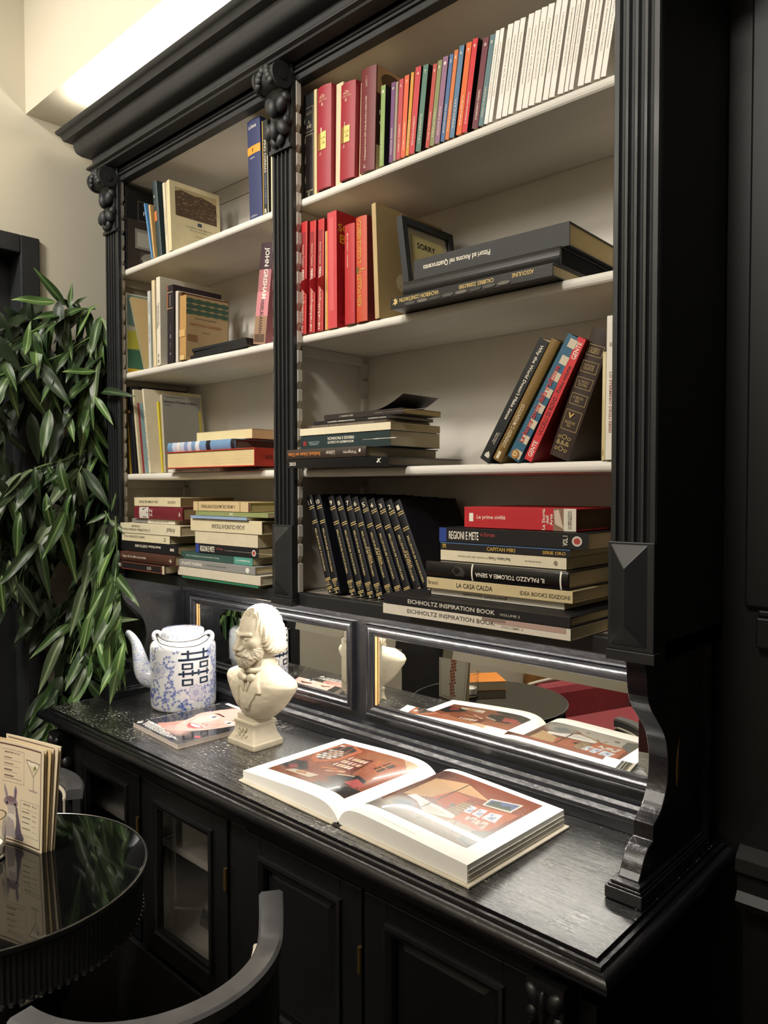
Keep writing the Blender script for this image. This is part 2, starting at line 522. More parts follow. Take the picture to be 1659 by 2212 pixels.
# pilasters
def pilaster(x0, x1, outer=0):
    w = x1 - x0
    nf = 4
    m = 0.007
    fw = (w - 2 * m) / nf
    pts = [(x0, -0.0135), (x0, -0.022), (x0 + 0.002, -0.025)]
    for k in range(nf):
        a = x0 + m + k * fw
        pts += [(a + fw * 0.12, -0.025)] + [(a + fw * 0.5 - fw * 0.36 * math.cos(R(b)), -0.025 + 0.0075 * math.sin(R(b))) for b in (0, 30, 60, 90, 120, 150, 180)] + [(a + fw * 0.88, -0.025)]
    pts += [(x1 - 0.002, -0.025), (x1, -0.022), (x1, -0.0135)]
    p = part('pilaster', MB().prism(pts, lambda a, b, t: (a, b, t), 1.437, 2.404), BLACK)
    cx = (x0 + x1) / 2
    # carved capital: volute scroll, rolled leaf, open leaf
    c = MB()
    c.tube([(x0 - 0.001, -0.050, 2.372), (x0 + 0.006, -0.050, 2.372)], 0.0265, 20)
    c.tube([(x1 - 0.006, -0.050, 2.372), (x1 + 0.001, -0.050, 2.372)], 0.0265, 20)
    c.tube([(x0 + 0.004, -0.050, 2.372), (cx, -0.050, 2.372), (x1 - 0.004, -0.050, 2.372)], [0.0245, 0.0215, 0.0245], 20)
    c.tube([(x0 - 0.0025, -0.050, 2.372), (x1 + 0.0025, -0.050, 2.372)], 0.010, 12)
    c.prism([(-0.02, 2.404), (-0.055, 2.402), (-0.062, 2.39), (-0.05, 2.35), (-0.036, 2.335), (-0.03, 2.31), (-0.03, 2.24), (-0.02, 2.236)],
            lambda a, b, t: (t, a, b), x0 + 0.004, x1 - 0.004)
    for sx in (-1, 1):
        for k in range(4):
            a = R(25 + 40 * k)
            c.ball((cx + sx * (0.008 + 0.004 * k), -0.068 - 0.006 * math.sin(a), 2.385 - 0.009 * k), (0.0085, 0.006, 0.010), 8, 6)
        c.ball((cx + sx * 0.016, -0.038, 2.322), (0.014, 0.012, 0.019), 10, 8, Matrix.Rotation(sx * 0.5, 3, 'Y'))
        c.ball((cx + sx * 0.026, -0.036, 2.338), (0.009, 0.010, 0.016), 8, 6, Matrix.Rotation(-sx * 0.6, 3, 'Y'))
        c.ball((cx + sx * 0.021, -0.039, 2.272), (0.013, 0.012, 0.018), 10, 8, Matrix.Rotation(-sx * 0.45, 3, 'Y'))
        c.ball((cx + sx * 0.030, -0.034, 2.286), (0.008, 0.010, 0.010), 8, 6)
        c.ball((cx + sx * 0.010, -0.036, 2.250), (0.010, 0.009, 0.014), 8, 6, Matrix.Rotation(sx * 0.4, 3, 'Y'))
    c.ball((cx, -0.046, 2.315), (0.012, 0.013, 0.020), 10, 8)
    c.ball((cx, -0.044, 2.270), (0.011, 0.012, 0.020), 10, 8)
    c.box(x0 - 0.001, x1 + 0.001, -0.031, -0.0135, 2.232, 2.240)
    obj('capital', c, BLACKM, p, smooth=True, angle=50)
    # diamond-pointed foot block
    z0, z1, yb = 1.279, 1.437, -0.030
    f = MB().box(x0, x1, yb, -0.0135, z0, z1)
    i0, i1 = x0 + 0.004, x1 - 0.010
    xm = (i0 + i1) / 2
    f.add([(i0, yb, z0 + 0.006), (i1, yb, z0 + 0.006), (i1, yb, z1 - 0.004), (i0, yb, z1 - 0.004), (xm, yb - 0.017, z0 + 0.040), (xm, yb - 0.017, z1 - 0.038)],
          [(0, 1, 4), (1, 2, 5, 4), (2, 3, 5), (3, 0, 4, 5)])
    f.box(x0 - 0.001, x1 + 0.003, -0.034, -0.0135, 1.263, 1.279)
    obj('foot_block', f, BLACK, p, bevel=0.0012)
pilaster(-0.805, -0.735)
pilaster(-0.054, 0.013)
pilaster(0.733, 0.803)

# ================================================================== mirrored back between bookcase and worktop
W = 0.92
mback = thing('mirror_back', 'pair of framed mirrors in a black wooden back between worktop and bookcase', 'mirror', (0, 0.19, W))
def mpart(name, mb, m, parent=mback, **kw):
    o = obj(name, mb, m, parent, **kw)
    if parent is mback:
        o.location = (0, -0.19, -W)
    return o
mpart('back_panel', MB().box(-0.80, 0.80, 0.194, 0.21, W + 0.001, 1.262), GLOSS)
mpart('skirting_ledge', MB().prism([(0.194, W + 0.001), (0.152, W + 0.001), (0.152, W + 0.020), (0.149, W + 0.024), (0.149, W + 0.030), (0.156, W + 0.036), (0.170, W + 0.038), (0.174, W + 0.044), (0.194, W + 0.046)],
                                   lambda p, q, t: (t, p, q), -0.756, 0.756), GLOSS)
mpart('top_rail', MB().box(-0.756, 0.756, 0.182, 0.194, 1.205, 1.262), GLOSS, bevel=0.002)
MIRROR = mat('silvered_mirror', (0.88, 0.90, 0.88), rough=0.0, metal=1.0, var=0.0)
RAWWOOD = mat('bare_wood_edge', '#b98a55', rough=0.6, var=0.2)
for (x0, x1, z0, z1) in ((-0.715, -0.020, 0.984, 1.199), (0.022, 0.730, 0.984, 1.199)):
    fp = [(0, 0), (0, 0.010), (0.002, 0.013), (0.005, 0.013), (0.007, 0.010), (0.011, 0.012), (0.016, 0.0125), (0.020, 0.010), (0.022, 0.006), (0.026, 0.0055), (0.028, 0.002), (0.029, 0.0)]
    fr = mpart('mirror_frame', MB().frame(fp, x0, x1, z0, z1, 0.1935), GLOSS, smooth=True, angle=35)
    gx0, gx1, gz0, gz1 = x0 + 0.0275, x1 - 0.0275, z0 + 0.0275, z1 - 0.0275
    b, e = 0.019, 0.0019
    g = MB().add([(gx0, 0.1932, gz0), (gx1, 0.1932, gz0), (gx1, 0.1932, gz1), (gx0, 0.1932, gz1),
                  (gx0 + b, 0.1932 - e, gz0 + b), (gx1 - b, 0.1932 - e, gz0 + b), (gx1 - b, 0.1932 - e, gz1 - b), (gx0 + b, 0.1932 - e, gz1 - b)],
                 [(4, 5, 6, 7), (0, 1, 5, 4), (1, 2, 6, 5), (2, 3, 7, 6), (3, 0, 4, 7)])
    mpart('mirror_glass', g, MIRROR, fr).location = (0, 0, 0)
    mpart('bare_wood_edge', MB().box(gx0 - 0.0005, gx0 + 0.004, 0.1885, 0.1915, gz0, gz1), RAWWOOD, fr).location = (0, 0, 0)
# scrolled brackets on plinths
BRPROF = [(-0.0181, 1.2462), (-0.0131, 1.2115), (0.0005, 1.1892), (0.0145, 1.176), (0.0279, 1.1634), (0.041, 1.150), (0.0517, 1.1357), (0.058, 1.120), (0.0619, 1.1026), (0.0625, 1.085), (0.0603, 1.0683), (0.056, 1.055), (0.049, 1.0431), (0.0354, 1.027), (0.0107, 1.0149), (0.0099, 0.9914), (-0.0064, 0.9871), (-0.017, 0.979), (-0.0255, 0.9685), (-0.032, 0.957)]
_q = [(v.x, v.y) for v in catmull([(y, z) for y, z in [(-0.022, 1.262)] + BRPROF[:15]], 4)] + BRPROF[15:16] + [(v.x, v.y) for v in catmull(BRPROF[16:], 4)]
BRPROF = _q[1:]
for s in (-1, 1):
    pts = [(0.194, 1.262), (-0.022, 1.262)] + BRPROF + [(-0.0395, 0.9475), (0.194, 0.9475)]
    mpart('scroll_bracket', MB().prism(pts, lambda p, q, t: (t, p, q), s * 0.757, s * 0.789), GLOSS, bevel=0.0015)
    a, b2 = sorted((s * 0.746, s * 0.803))
    mpart('bracket_plinth', MB().box(a, b2, -0.060, 0.194, W + 0.001, W + 0.019).box(a + 0.003, b2 - 0.003, -0.057, 0.194, W + 0.019, W + 0.0225)
          .box(a + 0.006, b2 - 0.006, -0.054, 0.194, W + 0.0225, W + 0.0275), GLOSS, bevel=0.0025)

obj('bare_wood_patch', MB().prism([(0.1019, 1.1233), (0.1005, 1.09), (0.1000, 1.058), (0.0965, 1.062), (0.0947, 1.050), (0.0920, 1.075), (0.0945, 1.095)], lambda p, q, t: (t, p, q), 0.7891, 0.7897), RAWWOOD, bpy.data.objects['scroll_bracket.001'])
# ================================================================== worktop
def worktop_mat():
    m = bpy.data.materials.new('worn_black_worktop')
    m.use_nodes = True
    nt = m.node_tree
    b = nt.nodes['Principled BSDF']
    tc = nt.nodes.new('ShaderNodeTexCoord')
    def noise(scale, stretch, detail=6, rough=0.6):
        mp = nt.nodes.new('ShaderNodeMapping')
        mp.inputs['Scale'].default_value = stretch
        nt.links.new(tc.outputs['Object'], mp.inputs['Vector'])
        n = nt.nodes.new('ShaderNodeTexNoise')
        n.inputs['Scale'].default_value = scale
        n.inputs['Detail'].default_value = detail
        n.inputs['Roughness'].default_value = rough
        nt.links.new(mp.outputs['Vector'], n.inputs['Vector'])
        return n.outputs['Fac']
    grain = noise(1.0, (14, 420, 40))
    speck = noise(150, (0.6, 1.6, 1), 3)
    patch = noise(7, (1, 1, 1), 2)
    mul = nt.nodes.new('ShaderNodeMath')
    mul.operation = 'MULTIPLY'
    nt.links.new(speck, mul.inputs[0])
    mr = nt.nodes.new('ShaderNodeMapRange')
    mr.inputs['From Min'].default_value = 0.35
    mr.inputs['From Max'].default_value = 0.7
    mr.inputs['To Min'].default_value = 0.84
    mr.inputs['To Max'].default_value = 1.12
    nt.links.new(patch, mr.inputs['Value'])
    nt.links.new(mr.outputs['Result'], mul.inputs[1])
    rp = nt.nodes.new('ShaderNodeValToRGB')
    rp.color_ramp.elements[0].position = 0.632
    rp.color_ramp.elements[0].color = (0.0065, 0.0065, 0.007, 1)
    rp.color_ramp.elements[1].position = 0.650
    rp.color_ramp.elements[1].color = (0.48, 0.45, 0.40, 1)
    nt.links.new(mul.outputs[0], rp.inputs['Fac'])
    nt.links.new(rp.outputs['Color'], b.inputs['Base Color'])
    b.inputs['Roughness'].default_value = 0.2
    mr2 = nt.nodes.new('ShaderNodeMapRange')
    mr2.inputs['To Min'].default_value = 0.20
    mr2.inputs['To Max'].default_value = 0.44
    nt.links.new(patch, mr2.inputs['Value'])
    nt.links.new(mr2.outputs['Result'], b.inputs['Roughness'])
    b.inputs['IOR'].default_value = 1.8
    b.inputs['Coat IOR'].default_value = 2.0
    b.inputs['Coat Weight'].default_value = 1.0
    b.inputs['Coat Roughness'].default_value = 0.24
    gr = nt.nodes.new('ShaderNodeValToRGB')
    gr.color_ramp.elements[0].position = 0.44
    gr.color_ramp.elements[0].color = (0.16, 0.16, 0.16, 1)
    gr.color_ramp.elements[1].position = 0.56
    gr.color_ramp.elements[1].color = (1, 1, 1, 1)
    mixg = nt.nodes.new('ShaderNodeMath')
    mixg.operation = 'MULTIPLY_ADD'
    nt.links.new(grain, mixg.inputs[0])
    mixg.inputs[1].default_value = 0.6
    sc_ = nt.nodes.new('ShaderNodeMath')
    sc_.operation = 'MULTIPLY'
    sc_.inputs[1].default_value = 0.4
    nt.links.new(noise(260, (0.45, 1, 1), 4, 0.7), sc_.inputs[0])
    nt.links.new(sc_.outputs[0], mixg.inputs[2])
    nt.links.new(mixg.outputs[0], gr.inputs['Fac'])
    nt.links.new(gr.outputs['Color'], b.inputs['Coat Weight'])
    nt.links.new(gr.outputs['Color'], b.inputs['Specular IOR Level'])
    add = nt.nodes.new('ShaderNodeMath')
    add.operation = 'MULTIPLY_ADD'
    nt.links.new(grain, add.inputs[0])
    add.inputs[1].default_value = 1.0
    nt.links.new(noise(110, (0.5, 1, 1), 3), add.inputs[2])
    bp = nt.nodes.new('ShaderNodeBump')
    bp.inputs['Strength'].default_value = 0.17
    bp.inputs['Distance'].default_value = 0.0012
    nt.links.new(add.outputs[0], bp.inputs['Height'])
    nt.links.new(bp.outputs['Normal'], b.inputs['Normal'])
    nt.links.new(bp.outputs['Normal'], b.inputs['Coat Normal'])
    return m
WT = worktop_mat()
wt = thing('worktop', 'worn black painted wooden worktop with moulded edge, carrying bust and books', 'worktop', (0, 0, 0.874))
o = obj('top_slab', MB().box(-0.806, 0.806, -0.199, 0.24, 0.874, W), WT, wt)
o.location = (0, 0, -0.874)
ep = [(0.0, W - 0.001), (0.001, W - 0.006), (0.004, W - 0.0065), (0.005, W - 0.003), (0.010, W - 0.0035), (0.0115, W - 0.009), (0.014, W - 0.0095), (0.015, W - 0.0075)]
ep += [(0.015 + 0.0125 * math.sin(R(a)), W - 0.0195 + 0.012 * math.cos(R(a))) for a in (20, 45, 70, 90, 115, 140, 165)]
ep += [(0.015, W - 0.033), (0.011, W - 0.036), (0.008, W - 0.042), (0.0, 0.875)]
o = obj('moulded_edge', sweep3(MB(), ep, -0.806, 0.806, -0.199, 0.24), GLOSS, wt, smooth=True, angle=35)
o.location = (0, 0, -0.874)

# ================================================================== lower cabinet
lc = thing('sideboard', 'black sideboard under the worktop with glazed and panelled doors', 'cabinet', (0, 0, FLOOR))
def lpart(name, mb, m, parent=lc, **kw):
    o = obj(name, mb, m, parent, **kw)
    if parent is lc:
        o.location = (0, 0, -FLOOR)
    return o
INNER = mat('cabinet_lining', '#b5aea2', rough=0.6, var=0.1)
CY = -0.178
lpart('side_panel', MB().box(-0.795, -0.775, CY, 0.235, FLOOR, 0.873), SHADED_BLACK)
lpart('side_panel', MB().box(0.775, 0.795, CY, 0.235, FLOOR, 0.873), SHADED_BLACK)
lpart('back_panel', MB().box(-0.775, 0.775, 0.22, 0.235, FLOOR + 0.1, 0.873), INNER)
lpart('floor_board', MB().box(-0.775, 0.775, CY + 0.03, 0.22, 0.44, 0.46), INNER)
lpart('inner_shelf', MB().box(-0.775, 0.0, CY + 0.06, 0.22, 0.655, 0.672), mat('pale_lining', '#b9b2a4', rough=0.6))
lpart('divider', MB().box(0.0, 0.02, CY + 0.002, 0.22, FLOOR + 0.1, 0.873), SHADED_BLACK)
lpart('plinth_base', MB().box(-0.80, 0.80, CY - 0.012, CY + 0.03, FLOOR, 0.44), SHADED_BLACK, bevel=0.004)
lpart('top_rail', MB().box(-0.795, 0.795, CY, CY + 0.022, 0.842, 0.873), SHADED_BLACK)
GLASS = glass_mat('door_glass')
for k, (x0, x1, gl) in enumerate(((-0.690, -0.362, True), (-0.342, -0.012, True), (0.045, 0.372, False), (0.378, 0.706, False))):
    st = 0.052
    d = MB().box(x0, x0 + st, CY - 0.006, CY + 0.016, 0.45, 0.842).box(x1 - st, x1, CY - 0.006, CY + 0.016, 0.45, 0.842)
    d.box(x0 + st, x1 - st, CY - 0.006, CY + 0.016, 0.45, 0.45 + st).box(x0 + st, x1 - st, CY - 0.006, CY + 0.016, 0.842 - 0.038, 0.842)
    dd = lpart('door', d, SHADED_BLACK, bevel=0.0015)
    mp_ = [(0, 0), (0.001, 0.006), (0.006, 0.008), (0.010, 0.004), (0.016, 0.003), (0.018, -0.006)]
    fm = obj('door_moulding', MB().frame(mp_, x0 + st - 0.004, x1 - st + 0.004, 0.45 + st - 0.004, 0.808, CY - 0.006), SHADED_BLACK, dd, smooth=True, angle=40)
    if gl:
        obj('glass_pane', MB().box(x0 + st - 0.002, x1 - st + 0.002, CY + 0.006, CY + 0.009, 0.45 + st, 0.806), GLASS, dd)
    else:
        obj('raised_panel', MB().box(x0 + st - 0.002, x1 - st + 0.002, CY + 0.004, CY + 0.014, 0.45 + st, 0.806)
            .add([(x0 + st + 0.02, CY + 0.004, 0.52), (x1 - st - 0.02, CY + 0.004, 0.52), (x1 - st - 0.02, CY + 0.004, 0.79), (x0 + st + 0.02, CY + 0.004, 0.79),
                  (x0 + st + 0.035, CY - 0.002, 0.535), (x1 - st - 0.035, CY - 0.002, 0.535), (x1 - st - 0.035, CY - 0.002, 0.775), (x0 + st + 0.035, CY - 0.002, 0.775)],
                 [(4, 5, 6, 7), (0, 1, 5, 4), (1, 2, 6, 5), (2, 3, 7, 6), (3, 0, 4, 7)]), SHADED_BLACK, dd)
    obj('hinge', MB().tube([(x1 - 0.002, CY - 0.009, 0.70), (x1 - 0.002, CY - 0.009, 0.745)], 0.004, 8), mat('aged_brass', '#6f5a34', rough=0.45, metal=0.8), dd)
for x0, x1 in ((-0.775, -0.692), (-0.361, -0.343), (-0.011, 0.044), (0.373, 0.377), (0.707, 0.775)):
    lpart('stile', MB().box(x0, x1, CY, CY + 0.02, 0.44, 0.842), SHADED_BLACK, bevel=0.002)
# carved corbels under the worktop corners
for s in (-1, 1):
    cx = s * 0.742
    c = MB()
    c.prism([(CY, 0.868), (CY - 0.040, 0.868), (CY - 0.043, 0.845), (CY - 0.036, 0.815), (CY - 0.020, 0.79), (CY - 0.012, 0.76), (CY - 0.008, 0.72), (CY, 0.70)],
            lambda p, q, t: (t, p, q), cx - 0.028, cx + 0.028)
    for sx in (-1, 1):
        c.ball((cx + sx * 0.016, CY - 0.040, 0.846), (0.013, 0.010, 0.017), 8, 6, Matrix.Rotation(sx * 0.6, 3, 'Y'))
        c.ball((cx + sx * 0.020, CY - 0.033, 0.818), (0.012, 0.012, 0.014), 8, 6, Matrix.Rotation(-sx * 0.5, 3, 'Y'))
        c.ball((cx + sx * 0.030, CY - 0.018, 0.79), (0.009, 0.014, 0.020), 8, 6, Matrix.Rotation(-sx * 0.4, 3, 'Y'))
        c.ball((cx + sx * 0.011, CY - 0.022, 0.785), (0.011, 0.010, 0.020), 8, 6)
        c.ball((cx + sx * 0.016, CY - 0.014, 0.745), (0.010, 0.009, 0.022), 8, 6, Matrix.Rotation(sx * 0.3, 3, 'Y'))
    c.ball((cx, CY - 0.044, 0.836), (0.007, 0.008, 0.024), 8, 6)
    c.ball((cx, CY - 0.026, 0.775), (0.008, 0.009, 0.024), 8, 6)
    lpart('carved_corbel', c, SHADED_BLACK, smooth=True, angle=50)
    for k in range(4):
        lpart('reeded_post', MB().tube([(cx - 0.021 + 0.014 * k, CY - 0.004, 0.44), (cx - 0.021 + 0.014 * k, CY - 0.004, 0.705)], 0.006, 8), SHADED_BLACK, smooth=True)
# ================================================================== books
def book(label, M, t, h, d, cover, hard=True, pages='#d9c9a4', rnd=0.0, decals=(), group=None, rough=0.5, name=None, spine=None, front=None, loc_fix=None):
    """local frame: X thickness 0..t, Y depth from spine 0..d, Z height 0..h; decals lie on spine 's' or front cover 'c'"""
    nm = name or ('hardcover_book' if hard else 'paperback_book')
    root = thing(nm, label, 'book', M=M, group=group)
    b = 0.0022 if hard else 0.0005
    b = min(b, t * 0.2)
    def bulge(x):
        u = 2 * x / t - 1
        return -rnd * (1 - u * u)
    ns = 8 if rnd else 1
    prof = [(0, d), (0, 0)] + [(t * i / ns, bulge(t * i / ns)) for i in range(1, ns)] + [(t, 0), (t, d), (t - b, d), (t - b, b)] + [(b, b), (b, d)]
    cm = mat('book_cloth' if hard else 'book_card', cover, rough=rough, var=0.05, vscale=40, bump=0.08 if hard else 0.03, bscale=160)
    obj('cover', MB().prism(prof, lambda p, q, s: (p, q, s), 0, h), cm, root, bevel=0.0006 if hard else 0)
    e = 0.003 if hard else 0.0006
    obj('page_block', MB().box(b * 1.02, t - b * 1.02, b * 1.05, d - (0.004 if hard else 0.0004), e, h - e), pages_mat(pages), root)
    dec = list(decals)
    if spine:
        dec.insert(0, ('r', 's', 0, 0, 1, 1, spine))
    if front:
        dec.insert(0, ('r', 'c', 0, 0, 1, 1, front))
    layers = {}
    counts = {}
    for q in dec:
        counts[(str(q[-1]), q[0])] = counts.get((str(q[-1]), q[0]), 0) + 1
    for k, q in enumerate(dec):
        kind, face = q[0], q[1]
        off = 0.00025 + 0.00012 * k
        def place(x, z, off=off, face=face):
            if face == 's':
                return (x, bulge(x) - off, z)
            if face == 'b':                       # foot of the book
                return (x, z, -off)
            if face == 'f':                       # fore edge / head of the page block seen from +X side
                return (t + off, x, z)
            return (t + off, x, z)                # front cover: x is depth
        A, B = (t, h) if face == 's' else (d, h)
        key = (str(q[-1]), kind)
        if kind in 'rpo' and counts[key] <= 3:
            key = (str(q[-1]), kind, k)
        mb = layers.setdefault(key, MB())
        if kind == 'r':
            _, _, a0, b0, a1, b1, _c = q
            n = 6 if (face == 's' and rnd) else 1
            vs = []
            for i in range(n + 1):
                x = A * (a0 + (a1 - a0) * i / n)
                vs += [place(x, B * b0), place(x, B * b1)]
            mb.add(vs, [(2 * i, 2 * i + 2, 2 * i + 3, 2 * i + 1) for i in range(n)])
        elif kind == 'o':                         # outlined rectangle, line width in metres
            _, _, a0, b0, a1, b1, w, _c = q
            X0, X1, Z0, Z1 = A * a0, A * a1, B * b0, B * b1
            for (p0, q0, p1, q1) in ((X0, Z0, X1, Z0 + w), (X0, Z1 - w, X1, Z1), (X0, Z0, X0 + w, Z1), (X1 - w, Z0, X1, Z1)):
                n = 6 if (face == 's' and rnd and p1 - p0 > 2 * w) else 1
                mb.add([place(p0 + (p1 - p0) * i / n, zz) for i in range(n + 1) for zz in (q0, q1)], [(2 * i, 2 * i + 2, 2 * i + 3, 2 * i + 1) for i in range(n)])
        elif kind == 'p':                         # polygon
            _, _, pts, _c = q
            mb.add([place(A * x, B * z) for x, z in pts], [tuple(range(len(pts)))])
        elif kind == 't':
            _, _, s, a, bb, L, H, dr, _c = q[:9]
            vs, fs = text_shape(s, 0.012)
            out = []
            for x, y in vs:
                if dr == 'h':
                    px, pz = A * (a + (x - 0.5) * L), B * (bb + (y - 0.5) * H)
                elif dr == 'd':
                    px, pz = A * (a + (y - 0.5) * H), B * (bb - (x - 0.5) * L)
                elif dr == 'u':
                    px, pz = A * (a - (y - 0.5) * H), B * (bb + (x - 0.5) * L)
                else:                             # 'i' upside down, across
                    px, pz = A * (a - (x - 0.5) * L), B * (bb - (y - 0.5) * H)
                out.append(place(px, pz))
            mb.add(out, fs)
    for key, mb in layers.items():
        c2, kind = key[0], key[1]
        obj('lettering' if kind == 't' else 'printed_panel', mb, mat('print_ink', c2, rough=0.5, var=0.04), root, recalc=False)
    return root
def stand(x, y, z, lean=0.0, t=0.02, yaw=0.0):
    a = R(lean)
    if a > 0:
        z += t * math.sin(a)
        x += t * math.sin(a) * math.tan(a)
    return Matrix.Translation((x, y, z + 0.0006)) @ Matrix.Rotation(a, 4, 'Y') @ Matrix.Rotation(R(yaw), 4, 'Z')
BASE = Matrix(((0, 0, -1, 0), (0, 1, 0, 0), (1, 0, 0, 0), (0, 0, 0, 1)))
def lie(x1, y, z, yaw=0.0):
    """lying flat, spine towards the room; (x1, y) = right front corner"""
    return Matrix.Translation((x1, y, z + 0.0003)) @ Matrix.Rotation(R(yaw), 4, 'Z') @ BASE
WH, GOLD, INK = '#efe8d8', '#c9a45c', '#2a2724'
def std(label, x, y, z, t, h, d, lean, cover, **kw):
    return book(label, stand(x, y, z, lean, t, kw.pop('yaw', 0.0)), t, h, d, cover, **kw)
def flat(label, x0, x1, y, z0, z1, d, cover, yaw=0.0, **kw):
    return book(label, lie(x1, y, z0, yaw), z1 - z0 - 0.0006, x1 - x0, d, cover, **kw)

# ---- left bay, top shelf
_rc = random.Random(3)
CITY = []
for _i in range(110):
    _x, _z = _rc.uniform(.11, .88), _rc.uniform(.53, .84)
    CITY.append((_x, _z, min(.93 - _x, _rc.uniform(.015, .05)), _rc.uniform(.006, .018), _rc.choice(('#8a7258', '#3d3126', '#76604a', '#2f2a25', '#9c8668'))))
std('tall black art book with white spine lettering, left end of top left shelf', -0.7600, 0.0035, S1, 0.0225, 0.232, 0.165, 0, '#121213', hard=True,
    decals=[('t', 's', 'FLORENCE', .5, .67, .42, .52, 'd', WH), ('t', 's', 'DUE MUSEI', .5, .30, .18, .32, 'd', '#b9b2a2'), ('t', 's', 'o', .5, .07, .4, .035, 'h', WH),
            ('r', 'c', 0.02, 0, 1, .62, '#3a2f28'), ('o', 'c', .22, .62, .98, .86, .0012, '#8b8578'), ('r', 'c', .23, .63, .97, .85, '#141416'), ('t', 'c', 'FLORENCE', .62, .72, .6, .05, 'h', WH),
            ('r', 'c', .16, .28, .80, .52, '#8f8a7d'), ('r', 'c', .20, .31, .76, .48, '#b5b0a2'), ('r', 'c', .50, .33, .57, .44, '#26221f'), ('r', 'c', .24, .03, .78, .25, '#4b443c'),
            ('p', 'c', [(.26 + .25 - .25 * math.cos(R(a)), .15 + .10 * math.sin(R(a))) for a in range(0, 181, 15)], '#8f8a7d'), ('r', 'c', .30, .03, .39, .15, '#b9b4a6'), ('r', 'c', .45, .03, .54, .15, '#a9a496'), ('r', 'c', .60, .03, .69, .15, '#b9b4a6')])
std('slim blue paperback tilted left on the top left shelf', -0.6040, 0.004, S1, 0.0060, 0.160, 0.115, -13.5, '#5f93c4', hard=False, pages='#b9935f')
std('thin worn tan booklet between the blue paperback and the dark green hardback', -0.5935, 0.004, S1, 0.0075, 0.148, 0.115, -9.0, '#c8a067', hard=False, pages='#c8a067', decals=[('r', 's', .1, .55, .9, .98, '#d8b47c')])
std('dark green cloth hardback with small orange label, top left shelf', -0.5830, 0.010, S1, 0.0230, 0.205, 0.15, -7.0, '#26383a', rnd=0.003,
    decals=[('t', 's', 'B', .5, .80, .25, .03, 'h', '#c9c4b2'), ('t', 's', 'STORIA\nDELLA\nCITTA', .5, .70, .6, .07, 'h', '#6f7d78'), ('r', 's', .12, .47, .72, .60, '#c9743c')])
std('narrow cream paperback standing left of the cream picture-cover book', -0.5330, 0.006, S1, 0.0110, 0.187, 0.14, -5.0, '#ded2b6', hard=False, decals=[('t', 's', 'LA STRADA DI VIAREGGIO', .5, .45, .4, .3, 'd', '#6d655a')])
std('second narrow cream paperback tight beside the cream picture-cover book', -0.5180, 0.004, S1, 0.0055, 0.184, 0.14, -4.0, '#d5c8aa', hard=False)
std('cream book with brown city view on its cover, top left shelf', -0.5080, 0.000, S1, 0.0120, 0.1835, 0.153, -3.0, '#dccfa6', hard=False, pages='#e2d6b4',
    decals=[('r', 'c', .10, .52, .93, .93, '#5a4836'), ('p', 'c', [(.10, .86), (.22, .90), (.5, .87), (.62, .885), (.78, .86), (.93, .83), (.93, .93), (.10, .93)], '#b5a27c')]
    + [('r', 'c', x, z, x + w_, z + h_, c) for x, z, w_, h_, c in CITY]
    + [('r', 'c', .47, .405, .555, .455, '#3b4258'), ('t', 'c', 'FLORENCE AND ABROAD', .5, .365, .50, .022, 'h', '#4b4438'), ('t', 'c', 'REAL ESTATE AGENCY', .5, .325, .38, .018, 'h', '#6b6252'), ('t', 'c', 'PITTORI', .5, .25, .14, .018, 'h', '#4b4438')])
std('thick navy hardback with orange band on its spine, right end of top left shelf', -0.1835, 0.014, S1, 0.0470, 0.230, 0.16, -2.2, '#2c3560', rnd=0.002,
    decals=[('t', 's', 'La Scienza', .45, .93, .6, .035, 'h', '#dcd9cf'), ('r', 's', 0, .655, 1, .735, '#e59a2f'), ('t', 's', '1', .45, .695, .08, .04, 'h', '#5a3a12'), ('t', 's', 'Astronomia', .4, .62, .35, .02, 'h', '#b9b9c4'), ('t', 's', 'La Biblioteca', .4, .04, .5, .02, 'h', '#b9b9c4')])
std('slim black and yellow paperback beside the thick navy hardback', -0.1330, 0.014, S1, 0.0190, 0.215, 0.14, -1.0, '#23241f', hard=False,
    decals=[('r', 's', 0, 0, .12, 1, '#c9a445'), ('r', 's', .9, 0, 1, .62, '#d9d2bd'), ('t', 's', 'PINO CORRIAS', .5, .62, .34, .42, 'd', '#cfc9b4'), ('t', 's', 'LUOGHI COMUNI', .5, .28, .3, .34, 'd', '#7a86a8'), ('t', 's', 'R', .5, .05, .4, .05, 'h', WH)])
std('cream paperback half hidden behind the middle pilaster on the top left shelf', -0.1100, 0.018, S1, 0.0150, 0.208, 0.14, 0, '#d9cfae', hard=False)

# ---- left bay, second shelf
std('white-spined book with green and yellow cover, left end of second left shelf', -0.7600, 0.0040, S2, 0.0150, 0.225, 0.165, 0, '#d9d3c2', hard=False,
    decals=[('t', 's', 'PANORAMI\nIL TERRIBILE', .5, .66, .48, .55, 'd', INK), ('r', 'c', .02, 0, 1, .06, '#e0b83a'), ('r', 'c', .02, .06, 1, .30, '#4b7a60'), ('p', 'c', [(.02, .30), (1, .36), (1, .56), (.6, .60), (.02, .52)], '#d5cf55'), ('r', 'c', .02, .60, 1, .98, '#7d9a94')])
std('tan sketch-cover book leaning steeply to the left on the second left shelf', -0.6650, 0.012, S2, 0.0110, 0.222, 0.155, -20.0, '#8f8465', hard=False, front='#c8ae7c',
    decals=[('p', 'c', [(.40, .99), (.62, .985), (.70, .95), (.60, .90), (.50, .86), (.42, .92)], '#6d5a40'), ('o', 'c', .45, .60, .80, .82, .0007, '#a08a60')])
